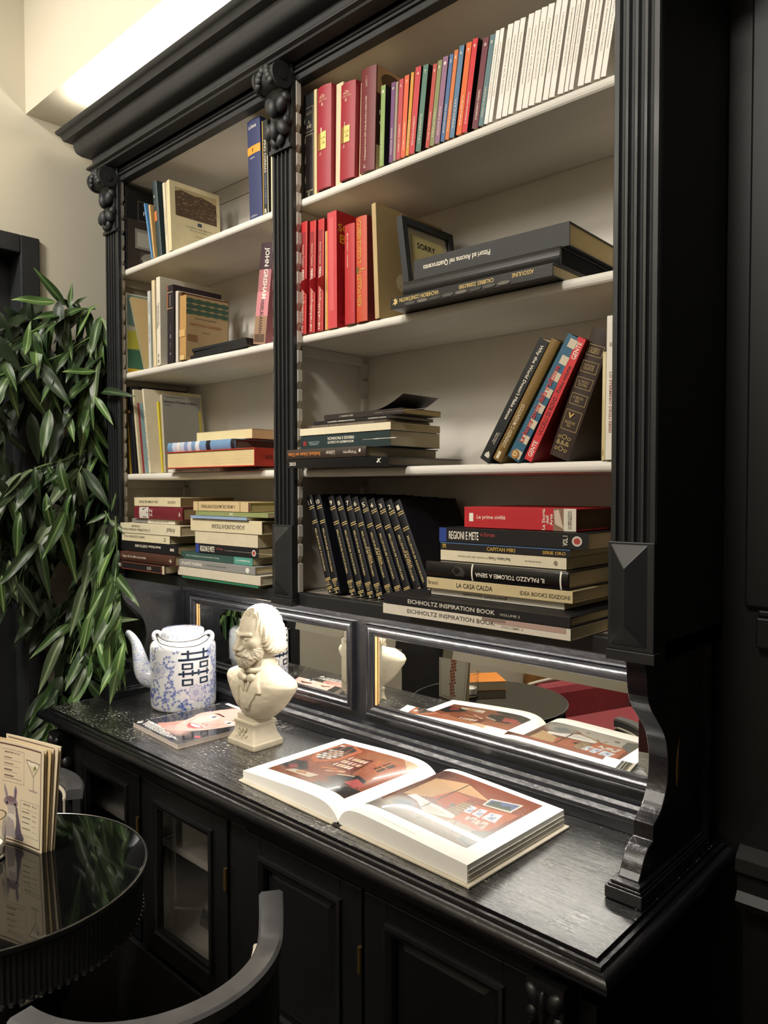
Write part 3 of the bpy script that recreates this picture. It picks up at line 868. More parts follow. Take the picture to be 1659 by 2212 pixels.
std('pale grey thin paperback beside the leaning tan book', -0.6270, 0.006, S2, 0.0130, 0.208, 0.15, -1.0, '#bfc2bd', hard=False, decals=[('t', 's', 'FIRENZE', .5, .78, .16, .4, 'd', '#7a7a76'), ('t', 's', 'Guida alla mostra', .5, .45, .26, .35, 'd', '#6a6a68')])
std('cream paperback with rounded spine between pale grey and tall white books', -0.6030, 0.006, S2, 0.0150, 0.232, 0.15, -1.5, '#d8c9a4', hard=False, rnd=0.001)
std('tall white book with two lines of black spine text, second left shelf', -0.5750, 0.000, S2, 0.0185, 0.2335, 0.172, 0.0, '#ddd6c4', hard=True, front='#cfc8b6',
    decals=[('t', 's', 'QUANTO TEMPO DURA IL VINO', .62, .58, .26, .26, 'd', INK), ('t', 's', 'UNA TAVOLA DA SIGNORI', .28, .55, .26, .26, 'd', INK), ('t', 's', '2004 - 2005', .5, .08, .10, .3, 'd', INK)])
std('dark plum book with white script, right of the tall white book', -0.5330, 0.006, S2, 0.0270, 0.204, 0.15, 0.8, '#211a20', front='#2b2229',
    decals=[('r', 's', 0, .93, .18, 1, '#8a4a2c'), ('r', 's', 0, .70, .16, .90, '#a3562f'), ('r', 's', .0, .905, 1, .912, '#cdb98d'), ('r', 's', .0, .70, 1, .707, '#cdb98d'), ('t', 's', 'Michele Rossi', .55, .80, .14, .16, 'd', '#b9b0a6'), ('t', 's', '~ S ~ (', .6, .30, .40, .3, 'd', '#8f8890'), ('t', 'c', 'M', .2, .86, .2, .08, 'h', '#cfc8bb')])
std('white paperback standing behind the brown book on the second left shelf', -0.5020, 0.012, S2, 0.0120, 0.186, 0.145, 0.8, '#d6cfbd', hard=False)
std('worn white slim book with chipped spine beside the dark plum book', -0.4880, 0.004, S2, 0.0100, 0.176, 0.12, 0.8, '#cfc9bd', hard=False)
std('reddish brown board book behind the old tattered paperback', -0.4760, 0.006, S2, 0.0110, 0.177, 0.145, 1.0, '#5a3622', hard=True)
std('old tattered tan paperback with green wavy stripes on its cover', -0.4610, -0.002, S2, 0.0290, 0.163, 0.127, 1.5, '#b08850', hard=False, rough=0.8, front='#b49a70', pages='#b8935a',
    decals=[('p', 'c', [(.0, .95 - k)] + [(i / 10, .955 - k + .008 * ((i % 2) * 2 - 1)) for i in range(1, 11)] + [(1, .885 - k)] + [(i / 10, .888 - k + .008 * (((i + 1) % 2) * 2 - 1)) for i in range(10, 0, -1)] + [(0, .885 - k)], '#3f5c4a') for k in (0.0, .085, .17)]
    + [('t', 'c', 'FEDOR DOSTOJEVSKY', .46, .655, .52, .022, 'h', '#3a2c20'), ('t', 'c', 'DELITTO E CASTIGO', .46, .56, .74, .04, 'h', '#a5573a'), ('t', 'c', 'ROMANZO', .46, .45, .2, .014, 'h', '#6d5438'), ('r', 'c', .03, .30, .26, .40, '#8d6740'), ('r', 'c', .42, .10, .48, .16, '#3a2c20'),
       ('r', 's', .0, .36, .9, .47, '#c9a468'), ('r', 's', .1, .0, .8, .07, '#d6b67e')])
for i, (z, x0, x1, yw) in enumerate(((S2, -0.4190, -0.176, -1.5), (S2 + 0.0082, -0.4080, -0.182, -1.0), (S2 + 0.0162, -0.4080, -0.190, 1.0))):
    flat('slim black notebook lying flat on the second left shelf, ' + ('bottom', 'middle', 'top')[i] + ' of three', x0, x1, -0.004 + 0.004 * i, z, z + 0.0082, 0.14, '#15161a', yaw=yw, hard=True, pages='#8f897c', group='slim black notebooks on the second left shelf')
std('paperback with pink and black spine leaning on the middle pilaster, second left shelf', -0.1720, 0.012, S2, 0.0440, 0.226, 0.135, 8.5, '#a86a70', hard=False, rnd=0.002,
    decals=[('r', 's', 0, .74, 1, 1, '#38222e'), ('r', 's', 0, .28, 1, .52, '#c9838a'), ('r', 's', 0, 0, 1, .28, '#96785e'), ('t', 's', 'JOHN GRISHAM', .58, .70, .50, .42, 'd', WH), ('t', 's', 'VISSELBLASAREN', .55, .28, .34, .26, 'd', '#3b2830'), ('r', 's', .1, .02, .9, .10, '#5a4638')])

# ---- left bay, third shelf
std('thin yellow-edged magazine at the far left of the third left shelf', -0.7440, 0.010, S3, 0.0060, 0.245, 0.17, -5.0, '#c49a34', hard=False)
std('tall black magazine with yellow stripe, third left shelf', -0.7335, 0.010, S3, 0.0110, 0.247, 0.185, -5.5, '#15151a', hard=False, decals=[('r', 's', 0, .70, 1, .73, '#c9a445')])
std('second tall black magazine, behind the pale blue cover on the third left shelf', -0.7205, 0.012, S3, 0.0085, 0.250, 0.185, -6.0, '#1a1a20', hard=False)
std('cream book with pale blue and red cover, leaning left on the third left shelf', -0.7050, 0.016, S3, 0.0090, 0.240, 0.18, -8.0, '#d3c9a8', hard=False,
    decals=[('r', 'c', .04, .0, .9, .84, '#9fbcc0'), ('r', 'c', .04, .0, .075, .84, '#b04848'), ('o', 'c', .5, .02, .8, .5, .0008, '#e9ead8')])
std('large cream book leaning left behind the grey paperback, third left shelf', -0.6470, 0.015, S3, 0.0080, 0.2370, 0.186, -8.5, '#ded4ba', hard=False, decals=[('t', 's', 'GUIDA ALLE MURA DI FIRENZE', .5, .45, .6, .5, 'd', '#7a7262'), ('t', 'c', 'C', .26, .83, .1, .07, 'h', INK)])
std('thin yellow booklet leaning left on the third left shelf', -0.5780, 0.012, S3, 0.0085, 0.1930, 0.125, -6.5, '#cdb93a', hard=False)
std('grey worn paperback with black title, leaning left on the third left shelf', -0.5560, 0.006, S3, 0.0100, 0.2090, 0.117, -4.5, '#b5ac92', hard=False, front='#8f8b7e',
    decals=[('t', 'c', 'LEONARDO SAVIOLI', .34, .975, .5, .022, 'h', '#4a463e'), ('t', 'c', 'Itinerario di Firenze moderna', .47, .915, .86, .038, 'h', INK), ('t', 'c', 'mostra', .14, .87, .16, .016, 'h', '#55514a'), ('r', 'c', .47, .28, .49, .295, INK), ('r', 'c', .46, .22, .52, .245, INK), ('r', 'c', .95, .25, 1, .82, '#b8a838')])
flat('thin white paperback lying under the thick red book, third left shelf', -0.5050, -0.2750, -0.012, S3, S3 + 0.0085, 0.14, '#d9d3c4', hard=False, pages='#cfc7b4', decals=[('t', 's', 'Firenze per Firenze', .5, .80, .17, .5, 'd', INK), ('t', 's', 'edizioni 3', .5, .12, .14, .45, 'd', INK)])
# red hardback lies with its fore edge to the room and its spine to the right
book('thick red hardback lying with its page edges to the room, third left shelf', Matrix.Translation((-0.1240, 0.128, S3 + 0.009)) @ Matrix.Rotation(R(92), 4, 'Z') @ BASE @ Matrix.Translation((0, 0, 0)), 0.0415, 0.155, 0.352, '#b3301f', hard=True, pages='#d2bd8e',
     decals=[('t', 's', 'Storia della\nLetteratura', .5, .62, .24, .5, 'h', '#5f1912')])
flat('blue and white patterned hardback lying on the thick red book', -0.4880, -0.2080, -0.014, S3 + 0.0515, S3 + 0.0755, 0.17, '#6d92b8', hard=True, pages='#5f584a', rnd=0.003, yaw=1.5,
     decals=[('r', 's', 0, .62, 1, .92, '#b9c4d4'), ('r', 's', 0, .50, 1, .56, '#cfd4da'), ('r', 's', 0, .34, 1, .40, '#14151c'), ('r', 's', 0, .68, 1, .73, '#7d8fb4'), ('r', 's', 0, .80, 1, .84, '#d8d3cc'), ('r', 's', 0, .0, 1, .05, '#14151c')])
book('cream-edged book lying spine-away on top of the blue patterned hardback', Matrix.Translation((-0.4060, 0.150, S3 + 0.0765)) @ Matrix.Rotation(R(183), 4, 'Z') @ BASE, 0.0225, 0.2150, 0.145, '#b0a88c', hard=False, pages='#dccb9c')

# ---- left bay, bottom shelf: two stacks
ZB = S4
rows = [  # x0 x1 y z0 z1 cover label, kw
 ('green clothbound book lying lowest in the left stack of the bottom left shelf', -0.7600, -0.4400, 0.004, 0.0000, 0.0045, '#3f7a5c', dict(hard=True)),
 ('black book with orange outline and torn spine end, low in the bottom left stack', -0.7300, -0.4640, -0.050, 0.0050, 0.0270, '#1b1719', dict(decals=[('o', 's', .06, .06, .94, .82, .0010, '#b5552f'), ('t', 's', 'CALVINO', .5, .90, .12, .45, 'd', WH), ('r', 's', 0, 0, 1, .04, '#cbbd9c'), ('t', 's', 'oo', .5, .28, .08, .4, 'd', '#b9b0a0')], pages='#cfc2a0')),
 ('brown leather-look book with pale script, left stack of the bottom left shelf', -0.7000, -0.4240, -0.044, 0.0275, 0.0535, '#4a2c22', dict(rnd=0.003, decals=[('t', 's', 'Sogni, da Le mille e una notte', .5, .72, .45, .36, 'd', '#cfc3b2'), ('t', 's', '+', .5, .06, .05, .4, 'd', '#c9bda8')])),
 ('black book with upside-down white title, left stack of the bottom left shelf', -0.7240, -0.4370, -0.030, 0.0540, 0.0800, '#141416', dict(pages='#cdbb92', decals=[('t', 's', 'Antonio Paolucci - SCRITTI D ARTE', .6, .50, .46, .28, 'u', WH), ('t', 's', '**', .5, .08, .07, .36, 'u', WH)])),
 ('cream book with dark end and upside-down title, left stack of the bottom left shelf', -0.7200, -0.4720, -0.030, 0.0805, 0.1020, '#ddd3b2', dict(decals=[('t', 's', 'DIARIO DI LEONARDO VITALI', .6, .72, .44, .3, 'u', '#4a443a'), ('t', 's', ':', .5, .09, .05, .4, 'u', '#5a5448')])),
 ('wide cream book with large upside-down title, left stack of the bottom left shelf', -0.7240, -0.4190, -0.032, 0.1025, 0.1300, '#d9d0b2', dict(decals=[('t', 's', 'Le Case del Museo dell Istituto Francese\ndi Anatomia', .52, .72, .48, .62, 'u', '#57513f'), ('t', 's', 'Artaud', .5, .14, .13, .45, 'u', '#6a6350')])),
 ('thin grey and white paperback under the burgundy book on the bottom left shelf', -0.6980, -0.4770, -0.010, 0.1305, 0.1420, '#cfc8b8', dict(hard=False, decals=[('r', 's', 0, .62, 1, 1, '#7f7c78'), ('t', 's', 'GUIDA ALLA CITTA', .5, .35, .4, .35, 'd', '#7a7468')])),
 ('burgundy hardback with black and white portrait patch on its spine, bottom left shelf', -0.6740, -0.4310, -0.016, 0.1425, 0.1765, '#6d1f2a', dict(rnd=0.002, pages='#b59d74', decals=[('r', 's', .05, .68, .95, .88, '#cfc9be'), ('p', 's', [(.1, .73), (.5, .70), (.9, .74), (.8, .82), (.45, .85), (.15, .81)], '#3b3632'), ('t', 's', 'N\nH', .5, .63, .06, .6, 'd', '#d8cfc0'), ('t', 's', 'A', .45, .05, .04, .35, 'd', '#d8cfc0')])),
 ('cream paperback with dark upside-down title, topping the left stack, bottom left shelf', -0.6740, -0.4410, -0.016, 0.1770, 0.2005, '#d8cba8', dict(hard=False, pages='#8f7a55', decals=[('t', 's', 'UNA LACRIMA NEL PUGNO', .5, .68, .42, .3, 'u', '#4b4438'), ('t', 's', 'CARDIOTEKE', .5, .18, .17, .3, 'u', '#8a8068')])),
 # right stack
 ('green-edged thin board book lying lowest in the right stack of the bottom left shelf', -0.4160, -0.1040, -0.030, -0.0000, 0.0060, '#2f7a58', dict(pages='#b98d52')),
 ('thick white boxed volume with blank spine, right stack of the bottom left shelf', -0.4310, -0.0935, -0.032, 0.0065, 0.0285, '#cfc6b2', dict(pages='#d6ccb4')),
 ('grey atlas with white capitals on its spine, right stack of the bottom left shelf', -0.4370, -0.1125, -0.032, 0.0290, 0.0475, '#8d8d8a', dict(decals=[('t', 's', 'ATLANTE TOURING', .5, .79, .28, .42, 'd', WH), ('t', 's', '| PAESI EXTRAEUROPEI', .5, .47, .25, .26, 'd', '#6b6b68'), ('p', 's', [(.5 + .35 * math.sin(R(a)), .085 + .022 * math.cos(R(a))) for a in range(0, 360, 30)], '#e5e2d8')])),
 ('dark green paperback with teal end, right stack of the bottom left shelf', -0.4340, -0.1370, -0.020, 0.0480, 0.0655, '#33504a', dict(hard=False, decals=[('r', 's', 0, 0, 1, .24, '#4f9486'), ('t', 's', 'Nuove esperienze di architettura e casa', .5, .68, .48, .3, 'u', '#b9c4b8'), ('t', 's', 'Architettura 13', .5, .12, .18, .3, 'u', '#dfe4da')])),
 ('black guide book with white capitals and blue end, right stack of the bottom left shelf', -0.3680, -0.1150, -0.020, 0.0660, 0.0885, '#141417', dict(hard=False, pages='#c9b78e', decals=[('r', 's', 0, .94, 1, 1, '#28408a'), ('t', 's', 'REGIONI E METE', .5, .80, .24, .62, 'd', WH), ('t', 's', 'in Europa', .6, .60, .11, .36, 'd', '#8f4a4a'), ('t', 's', 'VOL. II', .5, .135, .045, .8, 'h', WH), ('p', 's', [(.5 + .34 * math.sin(R(a)), .065 + .030 * math.cos(R(a))) for a in range(0, 360, 24)], '#d9d4c8'), ('p', 's', [(.5 + .22 * math.sin(R(a)), .065 + .020 * math.cos(R(a))) for a in range(0, 360, 24)], '#a8423a')])),
 ('thick cream paperback with a torn spine flap, right stack of the bottom left shelf', -0.3730, -0.1200, -0.018, 0.0890, 0.1190, '#d3c8ac', dict(hard=False)),
 ('cream jacketed book with upside-down black title, right stack of the bottom left shelf', -0.3900, -0.1030, -0.020, 0.1195, 0.1505, '#d8ccaa', dict(pages='#8a7a58', decals=[('t', 's', 'LA CASA COLONICA IN TOSCANA', .45, .45, .46, .34, 'u', INK)])),
 ('thin pale blue booklet under the olive one, right stack of the bottom left shelf', -0.3800, -0.1500, -0.026, 0.1510, 0.1580, '#8fa6c6', dict(hard=False)),
 ('thin olive green paperback near the top of the right stack, bottom left shelf', -0.3660, -0.0800, -0.020, 0.1585, 0.1690, '#8c9560', dict(hard=False, decals=[('t', 's', 'OASI', .5, .48, .05, .6, 'u', WH)])),
 ('tan hardback with upside-down brown capitals, topping the right stack, bottom left shelf', -0.3800, -0.1490, -0.018, 0.1695, 0.1925, '#cdb68a', dict(decals=[('t', 's', 'IL MUSEO DEL MONTE DI PORTOFINO', .5, .55, .60, .36, 'u', '#4b3a26'), ('r', 's', 0, .155, 1, .165, '#8d744a'), ('r', 's', 0, .90, 1, .91, '#8d744a'), ('r', 's', 0, 0, 1, .02, '#5a1f26')], pages='#c2ad7c')),
]
for lab, x0, x1, y, z0, z1, c, kw in rows:
    kw = dict(kw)
    flat(lab, x0, x1, y, ZB + z0, ZB + z1, kw.pop('d', 0.165), c, yaw=kw.pop('yaw', 0.0), **kw)
# ---- right bay, top shelf
std('broad charcoal hardback with gold-ruled spine panels, left end of top right shelf', 0.0005, 0.020, S1, 0.0400, 0.2260, 0.165, 0, '#2c2b2e',
    decals=[('o', 's', .06, .64, .76, .87, .0009, '#b6aa8c'), ('o', 's', .10, .09, .76, .615, .0012, '#b6aa8c'), ('r', 's', .14, .10, .72, .605, '#241e20'), ('o', 's', .10, .02, .76, .085, .0009, '#b6aa8c'), ('t', 's', 'A\nAND', .42, .71, .38, .075, 'h', '#c9bfa4'), ('t', 's', 'ARTE', .42, .81, .45, .03, 'h', '#8d8470'), ('t', 's', 'E', .42, .052, .15, .04, 'h', '#c9bfa4')])
std('thin cream paperback between the charcoal and first red hardback, top right shelf', 0.0440, 0.010, S1, 0.0080, 0.2190, 0.15, 0.2, '#d6c28e', hard=False)
def redvol(lab, x, n, t, lean, h):
    std(lab, x, 0.000, S1, t, h, 0.165, lean, '#9c2634', rnd=0.004,
        decals=[('t', 's', 'oOo', .42, .90, .4, .04, 'h', '#d9b49a'), ('t', 's', 'STORIA D ITALIA', .45, .86, .6, .022, 'h', '#cfa58e'), ('t', 's', '&', .45, .82, .16, .035, 'h', '#d9b49a'), ('t', 's', n, .38, .575, .10, .04, 'h', '#e6cfba'), ('r', 's', .12, .38, .34, .55, '#8a6a2c'), ('r', 's', .34, .38, .72, .55, '#e5cf76'), ('t', 's', 'A-CAR\ne\nLOM', .53, .465, .30, .07, 'h', '#6a5428'), ('t', 's', 'A\nCar', .36, .345, .18, .035, 'h', '#e6cfba')])
redvol('first red cloth hardback with yellow label and number 1, top right shelf', 0.0640, '1', 0.0420, 0.8, 0.2080)
std('cream book set back between the two red hardbacks, top right shelf', 0.1095, 0.010, S1, 0.0200, 0.2050, 0.14, 1.0, '#d9cca8', hard=False, decals=[('t', 'c', 'I', .12, .62, .05, .09, 'h', INK)])
redvol('second red cloth hardback with yellow label and number 2, top right shelf', 0.1320, '2', 0.0420, 1.6, 0.1890)
std('thin cream booklet right of the second red hardback, top right shelf', 0.1770, 0.010, S1, 0.0075, 0.1830, 0.14, 2.0, '#cdbf97', hard=False)
std('dark red paperback with portrait cover, between red hardbacks and the colourful row', 0.1890, 0.000, S1, 0.0400, 0.1965, 0.105, 1.8, '#6d2328', hard=False, rnd=0.003,
    decals=[('t', 's', 'Il Gattopardo Nuovo 2009. Guida alla storia e cultura d Italia', .42, .42, .62, .14, 'u', '#e0cdbb'), ('t', 's', 'G.', .4, .05, .15, .035, 'h', '#e0cdbb'), ('t', 's', 'L. CANTI', .42, .87, .1, .12, 'd', '#c9a79a'),
            ('r', 'c', .02, .74, .96, 1, '#b08a60'), ('r', 'c', .02, .24, .96, .74, '#3a1a18'), ('r', 'c', .02, 0, .96, .24, '#bda27c'), ('p', 'c', [(.42 + .30 * math.cos(R(a)), .88 + .09 * math.sin(R(a))) for a in range(0, 360, 20)], '#5a4228'), ('t', 'c', 'IL', .16, .56, .14, .045, 'h', WH), ('t', 'c', 'G', .14, .46, .10, .045, 'h', WH)])
row = [('light green', .2420, .0112, .1500, 2.1, '#86a05c', '#1a1a1e', 'CATERINA DE MEDICI', '1'), ('purple', .2670, .0095, .1465, 2.8, '#6d4474', '#9a8f86', 'ANNA BOLENA', 'M'), ('grey brown', .2775, .0060, .1440, 3.1, '#9c8d7c', None, '', ''),
       ('pink red', .2850, .0106, .1450, 3.6, '#b8434a', None, 'DARIO CURIO', 'L'), ('coral orange', .2968, .0108, .1470, 4.2, '#e0603c', '#3b3630', 'MARIA ANTONIETTA', '7'),
       ('mustard yellow', .3090, .0072, .1475, 5.4, '#d09236', None, 'ELEONORA', '2'), ('crimson', .3172, .0132, .1525, 6.3, '#c23a42', '#18181b', 'CATERINA II DI RUSSIA', '4'), ('sage green', .3335, .0120, .1495, 7.2, '#52786a', '#1f1a1c', 'ELISABETTA I', 'T'),
       ('brick red', .3565, .0090, .1430, 7.5, '#b5463c', None, 'GIOVANNA D ARCO', '5'), ('olive', .3668, .0098, .1450, 7.7, '#85885a', None, 'MARIA STUARDA', '0'), ('mauve', .3778, .0116, .1468, 7.9, '#8f6682', '#1d1d28', 'ANNA D AUSTRIA', '1'),
       ('cobalt blue', .3920, .0085, .1458, 8.1, '#4a6b9a', None, 'MME POMPADOUR', '3'), ('burnt orange', .4018, .0085, .1490, 8.3, '#d0743c', None, 'ELISABETTA D AUSTRIA', '8'), ('steel blue', .4118, .0106, .1520, 8.5, '#587a98', '#1a1a1e', 'VITTORIA', '6'),
       ('bright orange', .4265, .0114, .1510, 8.7, '#e0692a', None, 'CRISTINA', '3'), ('scarlet', .4392, .0110, .1525, 8.9, '#cf2733', '#171314', 'PAOLINA BONAPARTE', '9'), ('burgundy', .4608, .0122, .1455, 9.3, '#6a2c38', None, 'TERESA CABARRUS', 'o'), ('slate teal', .4745, .0100, .1450, 9.6, '#5c7a80', None, 'CRISTINA DI SVEZIA', 'o')]
for nm, x, t, h, ln, c, fr, ti, nr in row:
    dec = []
    if ti:
        dec = [('t', 's', ti, .5, .26, .34, .30, 'd', '#e2d3bd'), ('t', 's', nr, .5, .92, .35, .035, 'h', '#f0e6d2')]
    std(nm + ' slim volume in the colourful row on the top right shelf', x, 0.0, S1, t, h, 0.11, ln, c, hard=False, front=fr, decals=dec, group='colourful slim volumes on the top right shelf')
xs = [(.4860, .0085), (.4953, .0080), (.5100, .0110), (.5222, .0110), (.5342, .0102), (.5498, .0106), (.5614, .0112), (.5736, .0114), (.5860, .0116), (.5998, .0104), (.6112, .0104), (.6264, .0106), (.6382, .0072), (.6464, .0080), (.6612, .0108), (.6730, .0110), (.6886, .0100), (.6996, .0090)]
for i, (x, t) in enumerate(xs):
    std(('first', 'second', 'third', 'fourth', 'fifth', 'sixth', 'seventh', 'eighth', 'ninth', 'tenth', 'eleventh', 'twelfth', 'thirteenth', 'fourteenth', 'fifteenth', 'sixteenth', 'seventeenth', 'eighteenth')[i] + ' narrow white paperback from the left in the white row, top right shelf', x, 0.0, S1, t - 0.0006, 0.1475, 0.115, 9.5, '#f3eee6', hard=False, pages='#ece6da',
        decals=[('t', 's', ('POESIE DI FRANCESCO PETRARCA', 'STORIA E LETTERATURA ITALIANA', 'CANTI ORFICI E ALTRI SCRITTI', 'ROMANZI BREVI DEL NOVECENTO')[i % 4], .5, .56, .58, .26, 'd', '#a89c86')], group='white paperbacks on the top right shelf')

# ---- right bay, second shelf
def nss(lab, x, lean, t, h):
    std(lab, x, 0.000, S2, t, h, 0.13, lean, '#a81f24', hard=False,
        decals=[('r', 's', 0, .905, 1, 1, '#c02a2c'), ('r', 's', 0, .42, 1, .905, '#93242a'), ('r', 's', .78, 0, 1, 1, '#c24a46'), ('t', 's', 'Antonio Tassinari', .40, .70, .20, .26, 'd', '#d9b5a0'), ('t', 's', 'FIRENZE', .38, .515, .12, .34, 'd', WH), ('t', 's', 'NonSoloShopping', .40, .30, .28, .54, 'd', '#e5c9b5'), ('t', 's', '2011-2012', .38, .085, .14, .32, 'd', WH),
                ('r', 'c', .0, 0, 1, 1, '#8a1a20'), ('p', 'c', [(.35 + .5 * math.cos(R(a)), .42 + .10 * math.sin(R(a))) for a in range(0, 360, 20)], '#b5242a')])
nss('leftmost of three red shopping guides on the second right shelf', 0.0080, 1.3, 0.0200, 0.2370)
nss('middle of three red shopping guides on the second right shelf', 0.0370, 1.3, 0.0185, 0.2320)
nss('rightmost of three red shopping guides on the second right shelf', 0.0630, 1.3, 0.0180, 0.2300)
std('thin orange-yellow booklet beside the red shopping guides', 0.0870, 0.001, S2, 0.0075, 0.2020, 0.12, 0.3, '#c98a2c', hard=False, decals=[('r', 's', 0, 0, .3, 1, '#e5d6a8'), ('t', 's', 'La natura', .6, .45, .12, .3, 'd', '#8a5a1a')])
std('tall faded red paperback with yellow letters on its cover, second right shelf', 0.0980, -0.002, S2, 0.0270, 0.2360, 0.125, -0.2, '#c8434a', hard=False, front='#a5171f',
    decals=[('r', 's', .2, .15, .7, .95, '#cf5a5e'), ('t', 'c', 'SOGNI', .36, .86, .66, .065, 'h', '#dfa32c'), ('t', 'c', 'BUI', .27, .765, .40, .075, 'h', '#dfa32c'), ('t', 'c', 'Vincenzo\nVarano', .25, .69, .28, .04, 'h', '#5a1216')] + [('r', 'c', .10, .12 + .028 * k, .48, .125 + .028 * k, '#4e0f14') for k in range(14)] + [('t', 'c', 'VARIA', .22, .05, .3, .03, 'h', '#3a0b0e')])
std('red paperback with thin white author line, in front of the tall faded red one', 0.1505, -0.004, S2, 0.0280, 0.1975, 0.115, 0.0, '#b5262c', hard=False, rnd=0.002, decals=[('t', 's', 'Marco Carbone  /  Frammenti', .35, .74, .34, .13, 'd', '#e8cabc')])
std('orange-red worn hardback with gold spine letters, second right shelf', 0.1815, -0.002, S2, 0.0300, 0.2055, 0.14, -0.3, '#c24a2c', rnd=0.003, front='#6a1a1c',
    decals=[('t', 's', 'IL CODICE REBECCA', .38, .77, .42, .40, 'u', '#c9a24c'), ('t', 's', 'KEN FOLLETT', .38, .32, .34, .42, 'u', '#c9a24c'), ('r', 's', .05, .47, .30, .525, '#6a6a30'), ('r', 's', .45, .49, .85, .50, '#c9a24c')])
std('large cream book with rounded white disc on its cover, second right shelf', 0.2320, -0.002, S2, 0.0110, 0.2230, 0.205, -2.4, '#b99f74', hard=True, rough=0.75, front='#b09668', pages='#b99f74',
    decals=[('p', 'c', [(.335 + .075 * math.cos(R(a)), .36 + .075 * math.sin(R(a))) for a in range(0, 360, 15)], '#d5c79c'), ('p', 'c', [(.335, .36), (.39, .425), (.385, .43)], '#5a4a30'), ('p', 'c', [(.335, .36), (.30, .30), (.305, .298)], '#7a6a48'), ('t', 's', 'Il libro dei conti', .7, .46, .12, .2, 'd', '#efe3bd')])
# framed notice leaning on the cream book
fr = thing('picture_frame', 'small black picture frame with cream SORRY notice, leaning behind the black art books', 'picture frame',
           M=Matrix.Translation((0.3000, 0.030, S2 + 0.0030)) @ Matrix.Rotation(R(90), 4, 'Z') @ Matrix.Rotation(R(-8), 4, 'X'))
fw, fh = 0.160, 0.198
f = MB().frame([(0, 0), (0, 0.014), (0.014, 0.014), (0.015, 0.009)], 0, fw, 0, fh, 0.014)
f.box(0.001, fw - 0.001, 0.0125, 0.014, 0.001, fh - 0.001)
obj('frame_border', f, BLACKM, fr)
obj('mount_card', MB().box(0.013, fw - 0.013, 0.0085, 0.0120, 0.013, fh - 0.013), mat('white_mount', '#cfc6ae', rough=0.7), fr)
obj('notice_print', MB().box(0.030, fw - 0.030, 0.0079, 0.0083, 0.030, fh - 0.028), mat('yellowed_paper', '#c4b67c', rough=0.7), fr)
vs, fs = text_shape('SORRY', 0.02)
obj('lettering', MB().add([(0.048 + 0.056 * x, 0.0075, 0.146 + 0.012 * y) for x, y in vs], fs), mat('print_ink', '#1d1a18'), fr, recalc=False)
# three black art books lying flat
flat('black art book with gold letters and grey relief band, lowest of three, second right shelf', 0.3060, 0.6380, -0.030, S2, S2 + 0.0210, 0.225, '#0f1011', yaw=1.5, rough=0.35,
     decals=[('t', 's', 'VACHERON CONSTANTIN', .66, .80, .27, .36, 'u', '#d9bd78'), ('t', 's', 'CALIBRES 3200&3300', .66, .43, .21, .34, 'u', '#d9bd78'), ('t', 's', 'ASSOULINE', .66, .16, .12, .34, 'u', '#d9bd78'), ('p', 's', [(.6, .965), (.85, .985), (.75, .972), (.95, .965), (.75, .958), (.85, .945), (.65, .955), (.6, .94), (.55, .955), (.35, .945), (.45, .958), (.25, .965), (.45, .972), (.35, .985), (.55, .975)], '#d9bd78')]
     + [('p', 's', [(.24 + .15 * math.cos(R(a)), .86 - k * .085 + .038 * math.sin(R(a))) for a in range(0, 360, 30)], ('#4b4842', '#6a655a', '#383632')[k % 3]) for k in range(8)])
flat('plain black art book in the middle of three lying books, second right shelf', 0.3180, 0.6370, -0.004, S2 + 0.0215, S2 + 0.0530, 0.218, '#121315', yaw=2.0, hard=True, pages='#15161a', rough=0.3, rnd=0.004)
flat('charcoal art book with upside-down white title, top of three lying books, second right shelf', 0.3300, 0.6440, 0.010, S2 + 0.0545, S2 + 0.0935, 0.20, '#26282a', yaw=2.0, pages='#cbb98e',
     decals=[('t', 's', 'Pittori ad Ancona nel Quattrocento', .55, .70, .46, .30, 'u', WH)])

# ---- right bay, third shelf: lying stack on the left
flat('glossy black yearbook marked 2023, lowest of the lying stack on the third right shelf', 0.0240, 0.3110, -0.052, S3, S3 + 0.0175, 0.225, '#101114', rough=0.25, pages='#8b8378',
     decals=[('t', 's', '2023', .5, .935, .07, .40, 'd', WH), ('p', 's', [(.3, .06), (.55, .075), (.85, .055), (.75, .075), (.8, .09), (.6, .085), (.45, .10), (.3, .09), (.45, .08)], '#d8d4c8')])
flat('dark brown cookbook with orange script, low in the stack on the third right shelf', 0.0255, 0.2560, -0.052, S3 + 0.0180, S3 + 0.0385, 0.215, '#3a302a', rough=0.4, pages='#a89a80', rnd=0.002,
     decals=[('t', 's', 'Knoblauch, Kräuter und Oliven', .5, .76, .42, .46, 'u', '#d8853a'), ('t', 's', 'Lichtner', .5, .42, .11, .42, 'u', '#c9bfae'), ('t', 's', 'Weingarten', .5, .18, .16, .42, 'u', '#c9bfae'), ('r', 's', .45, .055, .75, .075, WH)])
flat('thick dark green guide with white upside-down title, stacked on the third right shelf', 0.0235, 0.2810, -0.012, S3 + 0.0390, S3 + 0.0690, 0.15, '#1c2f31', hard=False, pages='#b5a98c',
     decals=[('t', 's', 'FIRENZE E PROVINCIA', .72, .53, .30, .20, 'u', WH), ('t', 's', 'MONUMENTI AI CADUTI', .45, .53, .29, .17, 'u', WH), ('t', 's', 'db', .5, .11, .06, .35, 'h', WH), ('r', 's', .30, .93, .62, .97, '#8a2a2c'), ('t', 's', 'LE MEMORIE\nDELLA GUERRA', .45, .84, .13, .26, 'u', '#9fb0ae')])
flat('cream paperback with blank spine above the dark green guide, third right shelf', 0.0220, 0.2835, -0.014, S3 + 0.0695, S3 + 0.0845, 0.15, '#e3d9bb', hard=False, pages='#b09f7a')
